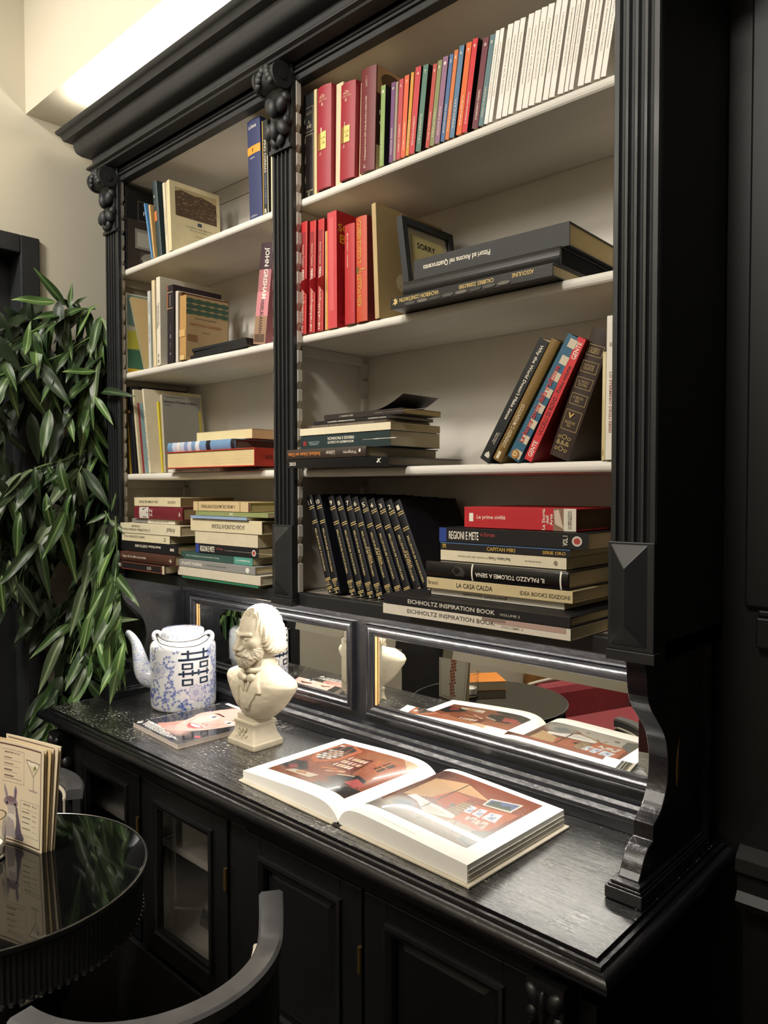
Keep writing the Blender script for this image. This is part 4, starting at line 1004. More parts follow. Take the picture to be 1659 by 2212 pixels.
flat('thin grey-brown paperback with small spine text in the stack on the third right shelf', 0.0385, 0.2650, -0.004, S3 + 0.0850, S3 + 0.0915, 0.13, '#4b4138', hard=False, pages='#9a8c70', decals=[('t', 's', 'CORPORATE AND LEADERSHIP Tour and Marriage in Renaissance Florence', .5, .55, .8, .42, 'u', '#b9ae9a')])
flat('thin black paperback with small white text below the topmost book, third right shelf', 0.0525, 0.2720, -0.002, S3 + 0.0920, S3 + 0.0990, 0.13, '#151416', hard=False, pages='#8d8272', decals=[('t', 's', 'STORIA DI STEFANO VERDINETTI', .5, .62, .36, .4, 'u', WH), ('t', 's', 'LANCIA E FRANCESCO', .5, .16, .22, .35, 'u', WH)])
b = flat('dark brown paperback with lifted back cover on top of the stack, third right shelf', 0.0830, 0.3020, 0.000, S3 + 0.0995, S3 + 0.1110, 0.115, '#2b2320', hard=False, pages='#a38d63', decals=[('t', 's', 'EMILIO GARAVINI - 2', .5, .70, .18, .3, 'u', '#c9bfae'), ('t', 's', 'TEA', .5, .04, .04, .6, 'h', WH)])
fl = MB()
fl.v = [(0.0116 + 0.026 * (i / 6) ** 1.6, 0.002 + 0.112 * (1 - 0.06 * (i / 6)) * j / 3, 0.001 + 0.075 * (1 - i / 6)) for i in range(7) for j in range(4)]
fl.f = [(i * 4 + j, i * 4 + j + 1, i * 4 + j + 5, i * 4 + j + 4) for i in range(6) for j in range(3)]
o = obj('lifted_cover', fl, mat('book_card', '#3a332d', rough=0.5), b)
o.modifiers.new('thickness', 'SOLIDIFY').thickness = 0.0006
# leaning row on the right
std('black paperback with slanting white title, leftmost of the leaning books, third right shelf', 0.4740, 0.000, S3, 0.0195, 0.2240, 0.15, 31.5, '#16171a', hard=False, decals=[('t', 's', "Why the World Doesn't Make Sense", .55, .66, .60, .42, 'd', WH), ('t', 's', 'Christine\nMerritt', .55, .20, .10, .36, 'd', '#c9c3b5'), ('p', 's', [(.30, .035), (.8, .035), (.8, .06), (.55, .085), (.30, .06)], '#d6d0c0')])
std('old gold hardback leaning on the third right shelf', 0.5015, 0.000, S3, 0.0185, 0.2190, 0.15, 30.8, '#7d6336', rough=0.35, rnd=0.003, decals=[('t', 's', 'LORENZO IL MAGNIFICO', .55, .30, .36, .36, 'u', '#ddd2b5'), ('t', 's', 'IVAN CLOULAS', .22, .24, .2, .2, 'u', '#4a3a1e'), ('t', 's', '1', .5, .05, .06, .3, 'u', '#ddd2b5')])
std('blue book with white check strip and red spine letters, leaning on the third right shelf', 0.5300, 0.000, S3, 0.0235, 0.2190, 0.15, 30.5, '#2f617a', hard=True,
    decals=[('r', 's', .38, .02 + .128 * k, .98, .085 + .128 * k, '#cdc0a8') for k in range(8)] + [('t', 's', 'Le buone tavole della tradizione', .42, .46, .62, .44, 'u', '#c8393a'), ('p', 's', [(.5 + .32 * math.cos(R(a)), .045 + .036 * math.sin(R(a))) for a in range(0, 360, 24)], '#a87838'), ('t', 's', 'D', .5, .045, .3, .035, 'h', '#efe0b8')])
std('bright red hardback leaning beside the check-patterned blue book', 0.5660, 0.000, S3, 0.0145, 0.2100, 0.16, 27.5, '#b8232a', front='#8a1a20',
    decals=[('r', 's', 0, 0, 1, 1, '#cf3236'), ('t', 's', 'GENTE', .5, .90, .13, .58, 'u', WH), ('t', 's', 'GENTE', .5, .10, .13, .58, 'u', WH), ('t', 's', 'UCCELLI DI ROVO - Primo volume', .5, .50, .56, .55, 'u', '#3a0f12')])
std('dark brown hardback with gold-outlined spine panels, leaning on the third right shelf', 0.6040, 0.012, S3, 0.0370, 0.2080, 0.15, 21.0, '#33241c', rnd=0.003,
    decals=[('o', 's', .12, .22 + .0, .90, .375, .0009, '#a58e5c')] + [('o', 's', .12, z, .90, z + .085, .0009, '#a58e5c') for z in (.42, .545, .67, .795)]
    + [('t', 's', s, .5, z, .5, .045, 'h', '#a58e5c') for s, z in (('SELEZIONE\nDAL', .27), ('LA VEDOVA\nNERA', .462), ('IL PASO\nOLTRE', .587), ('I CACCIATORI', .712), ("L'ALBERO", .838))] + [('t', 's', 'oOo\n&&&\noOo', .5, .12, .66, .13, 'h', '#a58e5c'), ('t', 's', 'v', .45, .335, .3, .04, 'h', '#c9a45c')])
std('worn cream paper booklet standing left of the tall white book, third right shelf', 0.7060, 0.000, S3, 0.0055, 0.1640, 0.12, 0.4, '#cdbf8e', hard=False, rough=0.85, decals=[('r', 's', .1, .55, .9, .98, '#dcd0a4'), ('r', 's', .25, .04, .5, .10, '#8a7448')])
std('tall white book at the right end of the third right shelf', 0.7128, -0.002, S3, 0.0165, 0.2165, 0.14, 0.4, '#e3ddd0', hard=True, decals=[('t', 's', 'SHOAH', .55, .80, .5, .03, 'h', '#55504a'), ('t', 's', 'LO STERMINIO DEGLI EBREI', .45, .40, .42, .26, 'd', '#8d4a48')])

# ---- right bay, bottom shelf: numbered encyclopedia
mx = [(11, .0775, -18.7), (10, .0975, -17.0), (9, .1445, -18.6), (8, .1700, -19.1), (7, .1955, -18.9), (6, .2207, -20.0), (5, .2502, -21.6), (4, .2772, -22.8), (3, .3020, -23.0), (2, .3303, -24.4), (1, .3548, -25.0)]
for k, (n, x, ln) in enumerate(mx):
    dec = [('r', 's', .06, z, .94, z + .008, '#cdb277') for z in (.885, .865, .735, .715, .145, .130, .055, .040)]
    dec += [('t', 's', str(n), .5, .935, .42 if n < 10 else .6, .045, 'h', '#e6dcc0'), ('t', 's', 'MILLENNIUM PANORAMA', .5, .44, .44, .30, 'd', '#b9a878'), ('t', 's', ('ZZ\nING', 'ANG\nTEF', 'FLO\nTNF', 'SAVI\nLI', 'PONG\nSAVE', 'CHE\nDI', 'VAZI\nCHI', 'COB\nJOG', 'DON\nINDO', 'AUGU\nANZ', 'A\nBOV')[k], .5, .10, .6, .05, 'h', '#b9a878'), ('t', 's', 'A', .5, .02, .4, .028, 'h', '#d9c79a')]
    if n in (6, 5, 2):
        dec.append(('t', 's', 'STORIA', .78, .42, .16, .26, 'd', '#cdb277'))
    if n == 1:
        dec += [('t', 'c', 'M', .70, .58, .30, .14, 'h', '#26262e'), ('t', 'c', 'MILLENNIUM', .70, .46, .34, .03, 'h', '#26262e')]
    std('black gilt encyclopedia volume numbered %s, leaning left on the bottom right shelf' % ('zero', 'one', 'two', 'three', 'four', 'five', 'six', 'seven', 'eight', 'nine', 'ten', 'eleven')[n], x, 0.016, S4, 0.0180, 0.2155, 0.175, ln, '#0e1018', rough=0.5, pages='#20201f', rnd=0.002, decals=dec, group='black encyclopedia volumes on the bottom right shelf')
rows = [
 ('white design book with black capitals, lowest of the stack on the bottom right shelf', 0.3250, 0.7000, -0.080, 0.0000, 0.0180, '#d9d0c0', dict(hard=False, d=0.225, decals=[('t', 's', 'EICHHOLTZ INSPIRATION BOOK', .55, .60, .49, .42, 'd', '#4b463f'), ('t', 's', 'VOLUME 3', .35, .27, .11, .2, 'd', '#8d857a'), ('r', 's', .55, .02, 1, .36, '#b3958a'), ('r', 's', .7, .30, 1, .42, '#8a7468')])),
 ('black design book with white capitals, lying on the white one, bottom right shelf', 0.3265, 0.6995, -0.080, 0.0185, 0.0355, '#17171a', dict(d=0.225, decals=[('t', 's', 'EICHHOLTZ INSPIRATION BOOK', .5, .60, .49, .44, 'd', '#d9d2c2'), ('t', 's', 'VOLUME 2', .4, .28, .10, .24, 'd', '#b9b2a2')])),
 ('thin white paperback with upside-down handwritten-style name, stack on the bottom right shelf', 0.3965, 0.6615, -0.030, 0.0360, 0.0475, '#dcd6c8', dict(hard=False, decals=[('t', 's', 'guarnieri', .5, .48, .17, .55, 'u', INK), ('t', 's', 'Roberto e Rodolfo', .5, .66, .15, .36, 'u', '#57524a')])),
 ('tan book with black capitals on its spine, stack on the bottom right shelf', 0.3940, 0.6810, -0.040, 0.0480, 0.0675, '#cbb98e', dict(decals=[('t', 's', 'LA CASA CALDA', .5, .64, .26, .44, 'd', INK), ('t', 's', 'Branzi', .55, .95, .075, .36, 'd', '#7a6f56'), ('t', 's', 'IDEA BOOKS EDIZIONI', .45, .17, .31, .34, 'd', '#5a523f')])),
 ('glossy black book with white rings and upside-down title, stack on the bottom right shelf', 0.3935, 0.6745, -0.040, 0.0680, 0.0965, '#0f0f11', dict(rough=0.18, rnd=0.003, decals=[('r', 's', 0, .635, 1, .645, WH), ('r', 's', 0, .04, 1, .05, WH), ('t', 's', 'IL PALAZZO TOLOMEI A SIENA', .40, .38, .47, .26, 'u', WH), ('p', 's', [(.2, .70), (.5, .69), (.8, .72), (.85, .77), (.5, .79), (.2, .76)], '#34312e')])),
 ('cream paperback with small upside-down text, middle of the stack on the bottom right shelf', 0.4095, 0.6590, -0.020, 0.0970, 0.1155, '#ddd2b6', dict(hard=False, decals=[('t', 's', 'Real Fashion Trends', .5, .50, .17, .28, 'u', INK), ('t', 's', 'Il mondo del real luxury', .5, .72, .26, .2, 'u', '#8a8068'), ('t', 's', 'Future Concept Lab', .5, .24, .12, .2, 'u', '#8a8068'), ('p', 's', [(.5 + .22 * math.cos(R(a)), .075 + .014 * math.sin(R(a))) for a in range(0, 360, 30)], '#8a8068')])),
 ('black comic volume with gold capitals, under the black guide on the bottom right shelf', 0.4090, 0.6655, -0.020, 0.1160, 0.1290, '#18171a', dict(hard=False, decals=[('r', 's', .9, 0, 1, 1, '#5a7fae'), ('t', 's', 'CAPITAN MIKI', .45, .50, .22, .5, 'd', '#cda84c'), ('t', 's', 'SERIE ORO', .45, .11, .16, .42, 'd', '#cda84c'), ('t', 's', '28', .5, .965, .6, .03, 'h', '#cda84c')])),
 ('black guide book with bold white capitals and blue end, bottom right shelf', 0.4065, 0.6960, -0.020, 0.1295, 0.1550, '#121215', dict(hard=False, decals=[('r', 's', 0, .945, 1, 1, '#28408a'), ('t', 's', 'REGIONI E METE', .5, .815, .22, .56, 'd', WH), ('t', 's', 'in Europa', .6, .64, .10, .34, 'd', '#a33f3f'), ('t', 's', 'VOL. I', .5, .135, .62, .030, 'h', WH), ('p', 's', [(.5 + .32 * math.cos(R(a)), .065 + .030 * math.sin(R(a))) for a in range(0, 360, 24)], '#c9c4b8'), ('p', 's', [(.5 + .20 * math.cos(R(a)), .065 + .020 * math.sin(R(a))) for a in range(0, 360, 24)], '#a8423a')])),
 ('thick red art history volume with white title, topping the bottom right stack', 0.4465, 0.6645, 0.000, 0.1555, 0.1920, '#b8252c', dict(pages='#6a5a48', decals=[('t', 's', '1', .5, .93, .4, .04, 'h', WH), ('t', 's', 'Le prime civiltà', .5, .74, .27, .24, 'd', '#f0d9c8'), ('r', 's', 0, 0, 1, .10, '#d6cfbe'), ('r', 's', 0, .10, 1, .185, '#8a6a58'), ('p', 's', [(.1, .10), (.5, .12), (.95, .14), (.9, .18), (.3, .17)], '#cbb8a4'), ('t', 's', 'La Storia\ndell\nArte', .5, .235, .95, .09, 'h', WH), ('t', 's', 'LA BIBLIOTECA\nDI REPUBBLICA', .5, .05, .8, .03, 'h', '#6a5f50')])),
]
for lab, x0, x1, y, z0, z1, c, kw in rows:
    kw = dict(kw)
    flat(lab, x0, x1, y, ZB + z0, ZB + z1, kw.pop('d', 0.17), c, yaw=kw.pop('yaw', 0.0), **kw)
# ---- a few papers and books behind the glazed doors of the sideboard
for i, (x0, x1, z, tt, c, lab) in enumerate(((-0.30, -0.09, 0.460, 0.02, '#8a8478', 'grey book lying lowest behind the glass door of the sideboard'), (-0.29, -0.10, 0.480, 0.025, '#6d6a66', 'mid grey book lying on the grey one behind the glass door'),
                                   (-0.28, -0.10, 0.505, 0.018, '#a59f92', 'pale book topping the low pile behind the glass door'), (-0.20, -0.06, 0.672, 0.014, '#a8a296', 'pale magazine lying on the inner shelf behind the glass door'), (-0.19, -0.05, 0.686, 0.016, '#8f897c', 'grey magazine on top of the pale one on the inner shelf'))):
    flat(lab, x0, x1, -0.06, z, z + tt, 0.16, c, hard=False)
# ================================================================== printed pictures
import numpy as np
class Canvas:
    """a small painted picture, later laid on a fine grid of paper as vertex colours; s to the right, t downwards, both 0..1"""
    def __init__(s, w, h, col):
        s.w, s.h = w, h
        s.S, s.T = np.meshgrid((np.arange(w)) / (w - 1), (np.arange(h)) / (h - 1))
        s.a = np.ones((h, w, 3)) * np.array(rgb(col)[:3])
        s.rng = np.random.default_rng(7)
    def inside(s, pts):
        m = np.zeros((s.h, s.w), bool)
        n = len(pts)
        for i in range(n):
            x0, y0 = pts[i]; x1, y1 = pts[(i + 1) % n]
            if y0 == y1:
                continue
            c = ((y0 > s.T) != (y1 > s.T)) & (s.S < (x1 - x0) * (s.T - y0) / (y1 - y0) + x0)
            m ^= c
        return m
    def poly(s, pts, col, k=1.0):
        m = s.inside(pts)
        s.a[m] = s.a[m] * (1 - k) + np.array(rgb(col)[:3]) * k
        return s
    def blob(s, cx, cy, rx, ry, col, k=1.0, soft=0.0, rot=0.0):
        X, Y = s.S - cx, s.T - cy
        c, d = math.cos(rot), math.sin(rot)
        q = ((X * c + Y * d) / rx) ** 2 + ((-X * d + Y * c) / ry) ** 2
        w = np.clip((1 - q) / max(1e-3, soft), 0, 1) if soft else (q < 1).astype(float)
        w = (w * k)[..., None]
        s.a = s.a * (1 - w) + np.array(rgb(col)[:3]) * w
        return s
    def line(s, p, q, wd, col):
        dx, dy = q[0] - p[0], q[1] - p[1]
        L = math.hypot(dx, dy) or 1e-6
        u = ((s.S - p[0]) * dx + (s.T - p[1]) * dy) / L
        v = np.abs((s.S - p[0]) * dy - (s.T - p[1]) * dx) / L
        s.a[(u >= 0) & (u <= L) & (v <= wd)] = rgb(col)[:3]
        return s
    def grain(s, amt):
        s.a = np.clip(s.a * (1 + amt * s.rng.standard_normal((s.h, s.w, 1))), 0, 1)
        return s
    def mesh(s, name, fn):
        """fn(s, t) -> xyz"""
        vs = [fn(float(s.S[j, i]), float(s.T[j, i])) for j in range(s.h) for i in range(s.w)]
        w = s.w
        fs = [(j * w + i, (j + 1) * w + i, (j + 1) * w + i + 1, j * w + i + 1) for j in range(s.h - 1) for i in range(w - 1)]
        me = bpy.data.meshes.new(name)
        me.from_pydata(vs, [], fs)
        at = me.color_attributes.new('print', 'FLOAT_COLOR', 'POINT')
        at.data.foreach_set('color', np.concatenate([s.a.reshape(-1, 3), np.ones((s.w * s.h, 1))], 1).astype(np.float32).ravel())
        me.polygons.foreach_set('use_smooth', [True] * len(me.polygons))
        return me

# ================================================================== teapot
TP = thing('teapot', 'white porcelain teapot with blue flowers and a black double-happiness sign', 'teapot', (-0.560, 0.062, W + 0.0004), YAW)
PORC = mat('white_porcelain', '#c3c4c5', rough=0.12, var=0.02, coat=0.6)
def vine_mat():
    m = mat('blue_vine_porcelain', '#c3c4c5', rough=0.13, var=0.02, coat=0.6)
    nt = m.node_tree
    b = nt.nodes['Principled BSDF']
    tc = nt.nodes.new('ShaderNodeTexCoord')
    n = nt.nodes.new('ShaderNodeTexNoise')
    n.inputs['Scale'].default_value = 95
    n.inputs['Detail'].default_value = 1.5
    nt.links.new(tc.outputs['Object'], n.inputs['Vector'])
    sb = nt.nodes.new('ShaderNodeMath'); sb.operation = 'SUBTRACT'; sb.inputs[1].default_value = 0.5
    ab = nt.nodes.new('ShaderNodeMath'); ab.operation = 'ABSOLUTE'
    rp = nt.nodes.new('ShaderNodeValToRGB')
    rp.color_ramp.elements[0].position = 0.012
    rp.color_ramp.elements[0].color = rgb('#6f86c4')
    rp.color_ramp.elements[1].position = 0.022
    rp.color_ramp.elements[1].color = rgb('#c3c4c5')
    nt.links.new(n.outputs['Fac'], sb.inputs[0]); nt.links.new(sb.outputs[0], ab.inputs[0]); nt.links.new(ab.outputs[0], rp.inputs['Fac'])
    nt.links.new(rp.outputs['Color'], b.inputs['Base Color'])
    return m
VINE = vine_mat()
body = obj('body', MB().lathe([(0.0, 0.002), (0.078, 0.0), (0.083, 0.001), (0.0865, 0.005), (0.0875, 0.012), (0.088, 0.03), (0.088, 0.163), (0.087, 0.169), (0.084, 0.1745), (0.079, 0.1785), (0.070, 0.1815), (0.062, 0.183), (0.0595, 0.186)], n=72), PORC, TP, smooth=True, angle=60)
obj('lid', MB().lathe([(0.0575, 0.1835), (0.0575, 0.205), (0.0565, 0.209), (0.0535, 0.2115), (0.03, 0.2135), (0.001, 0.214)], n=56), PORC, TP, smooth=True, angle=60)
obj('steam_hole', MB().lathe([(0.006, 0.2139), (0.006, 0.2146), (0.0, 0.2146)], cx=0.006, cy=0.016, n=12), mat('unglazed_red_clay', '#8a4a3c', rough=0.8), TP)
sp = catmull([(-0.070, 0, 0.072), (-0.098, 0, 0.080), (-0.114, 0, 0.105), (-0.122, 0, 0.140), (-0.131, 0, 0.172), (-0.147, 0, 0.195), (-0.156, 0, 0.199)], 6)
rr = [0.031, 0.029, 0.024, 0.0175, 0.0125, 0.0095, 0.0075]
rs = [rr[min(6, i // 6)] + (rr[min(6, i // 6 + 1)] - rr[min(6, i // 6)]) * ((i % 6) / 6) for i in range(len(sp))]
obj('spout', MB().tube(sp, rs, 20), VINE, TP, smooth=True, angle=60)
for sx in (-1, 1):
    lug = MB()
    ring = [(sx * 0.071 + 0.010 * math.cos(R(a)), 0.0, 0.190 + 0.011 * math.sin(R(a))) for a in range(-20, 201, 20)]
    lug.tube(ring, 0.0058, 10)
    lug.ball((sx * 0.071, 0, 0.182), (0.015, 0.007, 0.006), 12, 8)
    obj('handle_lug', lug, PORC, TP, smooth=True, angle=60)
WIRE = mat('bare_steel_wire', '#3f3a33', rough=0.45, metal=0.6)
obj('wire_handle', MB().tube(catmull([(-0.071, 0.004, 0.194), (-0.062, -0.016, 0.192), (-0.030, -0.060, 0.1885), (0.015, -0.073, 0.188), (0.050, -0.056, 0.191), (0.064, -0.024, 0.196), (0.071, 0.0, 0.195)], 8), 0.0013, 8), WIRE, TP, smooth=True)
obj('wire_handle', MB().tube(catmull([(-0.071, -0.002, 0.193), (-0.066, -0.022, 0.190), (-0.040, -0.072, 0.184), (0.005, -0.094, 0.179), (0.052, -0.084, 0.179), (0.074, -0.045, 0.186), (0.076, -0.008, 0.195), (0.071, 0.002, 0.196)], 8), 0.0013, 8), WIRE, TP, smooth=True)
# painting on the body: angle phi (0 faces the room, positive to the right) and height z
RB = 0.0882
def onbody(arc_, z, off=0.0):
    p = arc_ / RB
    return ((RB + off) * math.sin(p), -(RB + off) * math.cos(p), z)
def ribbon(mb, pts, w):
    P = [Vector((p[0], p[1])) for p in pts]
    L = []
    for i, p in enumerate(P):
        t = P[min(i + 1, len(P) - 1)] - P[max(i - 1, 0)]
        t = t.normalized() if t.length > 1e-9 else Vector((1, 0))
        nrm = Vector((-t.y, t.x)) * (w / 2)
        L += [p + nrm, p - nrm]
    mb.add([onbody(q.x, q.y, 0.00012) for q in L], [(2 * i, 2 * i + 1, 2 * i + 3, 2 * i + 2) for i in range(len(P) - 1)])
rnd_ = random.Random(11)
paint = MB()
flowers = [(-0.050, 0.112, 0.021), (0.056, 0.052, 0.020), (-0.108, 0.048, 0.019), (0.15, 0.11, 0.021), (0.21, 0.05, 0.02), (-0.17, 0.125, 0.02), (-0.235, 0.06, 0.02), (0.10, 0.155, 0.010)]
for fx, fz, fr_ in flowers:
    ribbon(paint, [(fx + fr_ * (1 + 0.13 * math.cos(8 * R(a))) * math.cos(R(a)), fz + fr_ * (1 + 0.13 * math.cos(8 * R(a))) * math.sin(R(a))) for a in range(0, 361, 8)], 0.0011)
    for a in range(0, 360, 15):
        ribbon(paint, [(fx + fr_ * k * math.cos(R(a + 8 * k)), fz + fr_ * k * math.sin(R(a + 8 * k))) for k in (0.42, 0.65, 0.9)], 0.0005)
    for q in (0.22, 0.36):
        ribbon(paint, [(fx + fr_ * q * math.cos(R(a)), fz + fr_ * q * math.sin(R(a))) for a in range(0, 361, 24)], 0.0008)
    for a in range(0, 360, 60):
        ribbon(paint, [(fx + fr_ * 0.1 * math.cos(R(a)), fz + fr_ * 0.1 * math.sin(R(a))), (fx + fr_ * 0.3 * math.cos(R(a)), fz + fr_ * 0.3 * math.sin(R(a)))], 0.0012)
def clear_of(x, z):
    if 0.008 < x < 0.102 and 0.066 < z < 0.172:
        return False
    return all(math.hypot(x - fx, z - fz) > fr_ * 1.2 for fx, fz, fr_ in flowers)
def sprig(x, z, a, s):
    for k in (-70, -35, 0, 35, 70):
        b2 = a + R(k)
        L = s * (1.0 - 0.25 * abs(k) / 70)
        tip = (x + L * math.cos(b2), z + L * math.sin(b2))
        m = (x + 0.55 * L * math.cos(b2 + 0.25), z + 0.55 * L * math.sin(b2 + 0.25))
        ribbon(paint, [(x, z), m, tip], 0.0009 if k == 0 else 0.0007)
n_v = 0
for tr in range(900):
    if n_v > 120:
        break
    x, z = rnd_.uniform(-0.275, 0.275), rnd_.uniform(0.012, 0.168)
    if not clear_of(x, z):
        continue
    a = rnd_.uniform(0, 2 * PI)
    curl = rnd_.choice((-1, 1)) * rnd_.uniform(55, 110)
    pts = [(x, z)]
    for k in range(14):
        a += R(curl) * 0.0022 / 0.022 * (1 + k * 0.05)
        x += 0.0026 * math.cos(a); z += 0.0026 * math.sin(a)
        if not (0.008 < z < 0.174) or not clear_of(x, z):
            break
        pts.append((x, z))
    if len(pts) < 6:
        continue
    n_v += 1
    ribbon(paint, pts, 0.0009)
    for k in range(3, len(pts), 4):
        da = math.atan2(pts[k][1] - pts[k - 1][1], pts[k][0] - pts[k - 1][0])
        sprig(pts[k][0], pts[k][1], da + rnd_.choice((-1, 1)) * 1.0, rnd_.uniform(0.005, 0.0075))
    sprig(pts[-1][0], pts[-1][1], a, 0.008)
for k in range(26):                              # border on the lid
    p = k * 2 * PI / 26
    zz = 0.192 + 0.004 * (k % 2)
    for dp in (-0.07, 0.0, 0.07):
        q = [(0.0577 * math.sin(p + dp * t), -0.0577 * math.cos(p + dp * t), zz + 0.009 * t) for t in (0, 0.5, 1)]
        paint.add([(v[0], v[1], v[2] - 0.0005) for v in q] + [(v[0] * 1.001, v[1] * 1.001, v[2] + 0.0005 + 0.0006) for v in q], [(0, 1, 4, 3), (1, 2, 5, 4)])
    rr_ = 0.034 + 0.008 * (k % 2)
    for dp in (-0.08, 0.08):
        paint.add([(rr_ * math.cos(p), rr_ * math.sin(p), 0.2139), ((rr_ + .008) * math.cos(p + dp), (rr_ + .008) * math.sin(p + dp), 0.2132), ((rr_ + .006) * math.cos(p + dp * 2), (rr_ + .006) * math.sin(p + dp * 2), 0.2134)], [(0, 1, 2)])
o = obj('painted_flowers', paint, mat('cobalt_glaze', '#405aa6', rough=0.15, var=0.15, coat=0.5), TP, recalc=False)
o['kind'] = 'stuff'
sign = MB()
def bar(x0, z0, x1, z1):
    sx0, sz0, sw, sh = 0.010, 0.073, 0.088, 0.094
    n = 6
    vs = []
    for i in range(n + 1):
        u = x0 + (x1 - x0) * i / n
        vs += [onbody(sx0 + sw * u, sz0 + sh * z0, 0.0003), onbody(sx0 + sw * u, sz0 + sh * z1, 0.0003)]
    sign.add(vs, [(2 * i, 2 * i + 2, 2 * i + 3, 2 * i + 1) for i in range(n)])
def boxo(x0, z0, x1, z1, w=0.062, h=0.045):
    bar(x0, z0, x1, z0 + h); bar(x0, z1 - h, x1, z1); bar(x0, z0 + h, x0 + w, z1 - h); bar(x1 - w, z0 + h, x1, z1 - h)
bar(.09, .88, .97, .935); bar(.0, .70, 1.0, .765); bar(.25, .76, .32, 1.0); bar(.75, .76, .82, 1.02)
boxo(.10, .46, .44, .64); boxo(.64, .47, .97, .65)
bar(.0, .31, 1.0, .37); bar(.12, .25, .18, .43); bar(.39, .27, .45, .43); bar(.58, .27, .64, .43); bar(.89, .25, .95, .43)
boxo(.10, .0, .44, .19); boxo(.64, .02, .95, .20)
obj('happiness_sign', sign, mat('black_blue_glaze', '#1d2a3c', rough=0.2, coat=0.4), TP, recalc=False)

# ================================================================== bust
BU = thing('plaster_bust', 'cream plaster bust of a bearded man with bow tie on a small pedestal', 'bust', (-0.163, 0.004, W + 0.0004))
PLAS = mat('aged_plaster', '#bdb29b', rough=0.6, var=0.09, vscale=26, bump=0.25, bscale=90, chips='#8d7f66', chip_scale=70, chip_cut=0.73)
def ring_sq(hx, hy, z, r=0.006, n=4):
    out = []
    for cx, cy, a0 in ((hx - r, hy - r, 0), (-hx + r, hy - r, 90), (-hx + r, -hy + r, 180), (hx - r, -hy + r, 270)):
        for i in range(n + 1):
            a = R(a0 + 90 * i / n)
            out.append((cx + r * math.cos(a), cy + r * math.sin(a), z))
    return out
def loft(mb, rings):
    n = len(rings[0])
    vs = [v for r_ in rings for v in r_]
    fs = [(k * n + i, k * n + (i + 1) % n, (k + 1) * n + (i + 1) % n, (k + 1) * n + i) for k in range(len(rings) - 1) for i in range(n)]
    fs += [tuple(range(n - 1, -1, -1)), tuple((len(rings) - 1) * n + i for i in range(n))]
    return mb.add(vs, fs)
ped = MB()
hw = [(0.0, .051, .043), (.002, .052, .044), (.012, .0515, .0435), (.015, .048, .041), (.017, .0475, .0405), (.024, .043, .037), (.032, .0395, .034), (.042, .0375, .0325), (.050, .0375, .0325), (.053, .039, .034), (.0555, .0395, .0345), (.058, .039, .034), (.059, .034, .029), (.064, .033, .0285), (.071, .0335, .029)]
loft(ped, [ring_sq(a, b2, z) for z, a, b2 in hw])
for (x, z, r_) in ((-.012, .030, .009), (-.004, .038, .007), (.004, .030, .006), (-.016, .040, .005), (.010, .040, .006), (.014, .026, .007), (.0, .022, .008), (-.02, .022, .006)):
    ped.ball((x, -0.0355 - (0.034 - z) * 0.12, z), (r_ * 0.55, 0.0035, r_), 8, 6, Matrix.Rotation(x * 40, 3, 'Y'))
obj('pedestal', ped, PLAS, BU, smooth=True, angle=35)
# torso: lofted rings; half width, front and back depth over height
tz = [(.069, .034, .030, .024), (.073, .041, .036, .028), (.082, .053, .043, .033), (.095, .069, .048, .037), (.110, .084, .051, .040), (.125, .097, .051, .042), (.140, .111, .049, .042), (.152, .118, .046, .041), (.162, .113, .041, .039), (.171, .090, .036, .035), (.180, .062, .032, .032), (.190, .041, .029, .030), (.205, .033, .028, .028)]
def interp(z, k):
    if z <= tz[0][0]:
        return tz[0][k]
    for a, b2 in zip(tz, tz[1:]):
        if z <= b2[0]:
            u = (z - a[0]) / (b2[0] - a[0])
            return a[k] + (b2[k] - a[k]) * u
    return tz[-1][k]
def yfront(x, z):
    a, f_ = interp(z, 1), interp(z, 2)
    q = min(0.999, abs(x) / a)
    return -0.004 - f_ * (1 - q ** 2.4) ** 0.5
rings = []
NR = 64
for i in range(46):
    z = .069 + (.205 - .069) * i / 45
    a, f_, bk = interp(z, 1), interp(z, 2), interp(z, 3)
    r_ = []
    for k in range(NR):
        t = 2 * PI * k / NR
        c, s_ = math.cos(t), math.sin(t)
        x = a * math.copysign(abs(c) ** 0.85, c)
        q = min(0.9999, abs(x) / a)
        if s_ < 0:
            y = -0.004 - f_ * (1 - q ** 2.4) ** 0.5
            # coat front: crossing line from the tie down to the left and lapel edges
            zz = z - 0.07
            lap = 0.012 + 0.42 * zz
            e = abs(abs(x) - lap)
            y -= 0.0022 * max(0, 1 - e / 0.004) * (1 if z < .165 else 0)
            y += 0.0035 * (1 if abs(x) < lap * 0.42 - 0.002 and z > .11 else 0)
            y -= 0.0012 * max(0, 1 - abs(x - 0.010 + (z - .07) * .22) / 0.0025) * (1 if z < .13 else 0)
            sl = abs(abs(x) - (0.063 + 0.10 * max(0, z - .10)))
            y += 0.0022 * max(0, 1 - sl / 0.003) * (1 if .09 < z < .165 else 0)
        else:
            y = -0.004 + bk * (1 - q ** 2.4) ** 0.5
        r_.append((x, y, z))
    rings.append(r_)
tor = loft(MB(), rings)
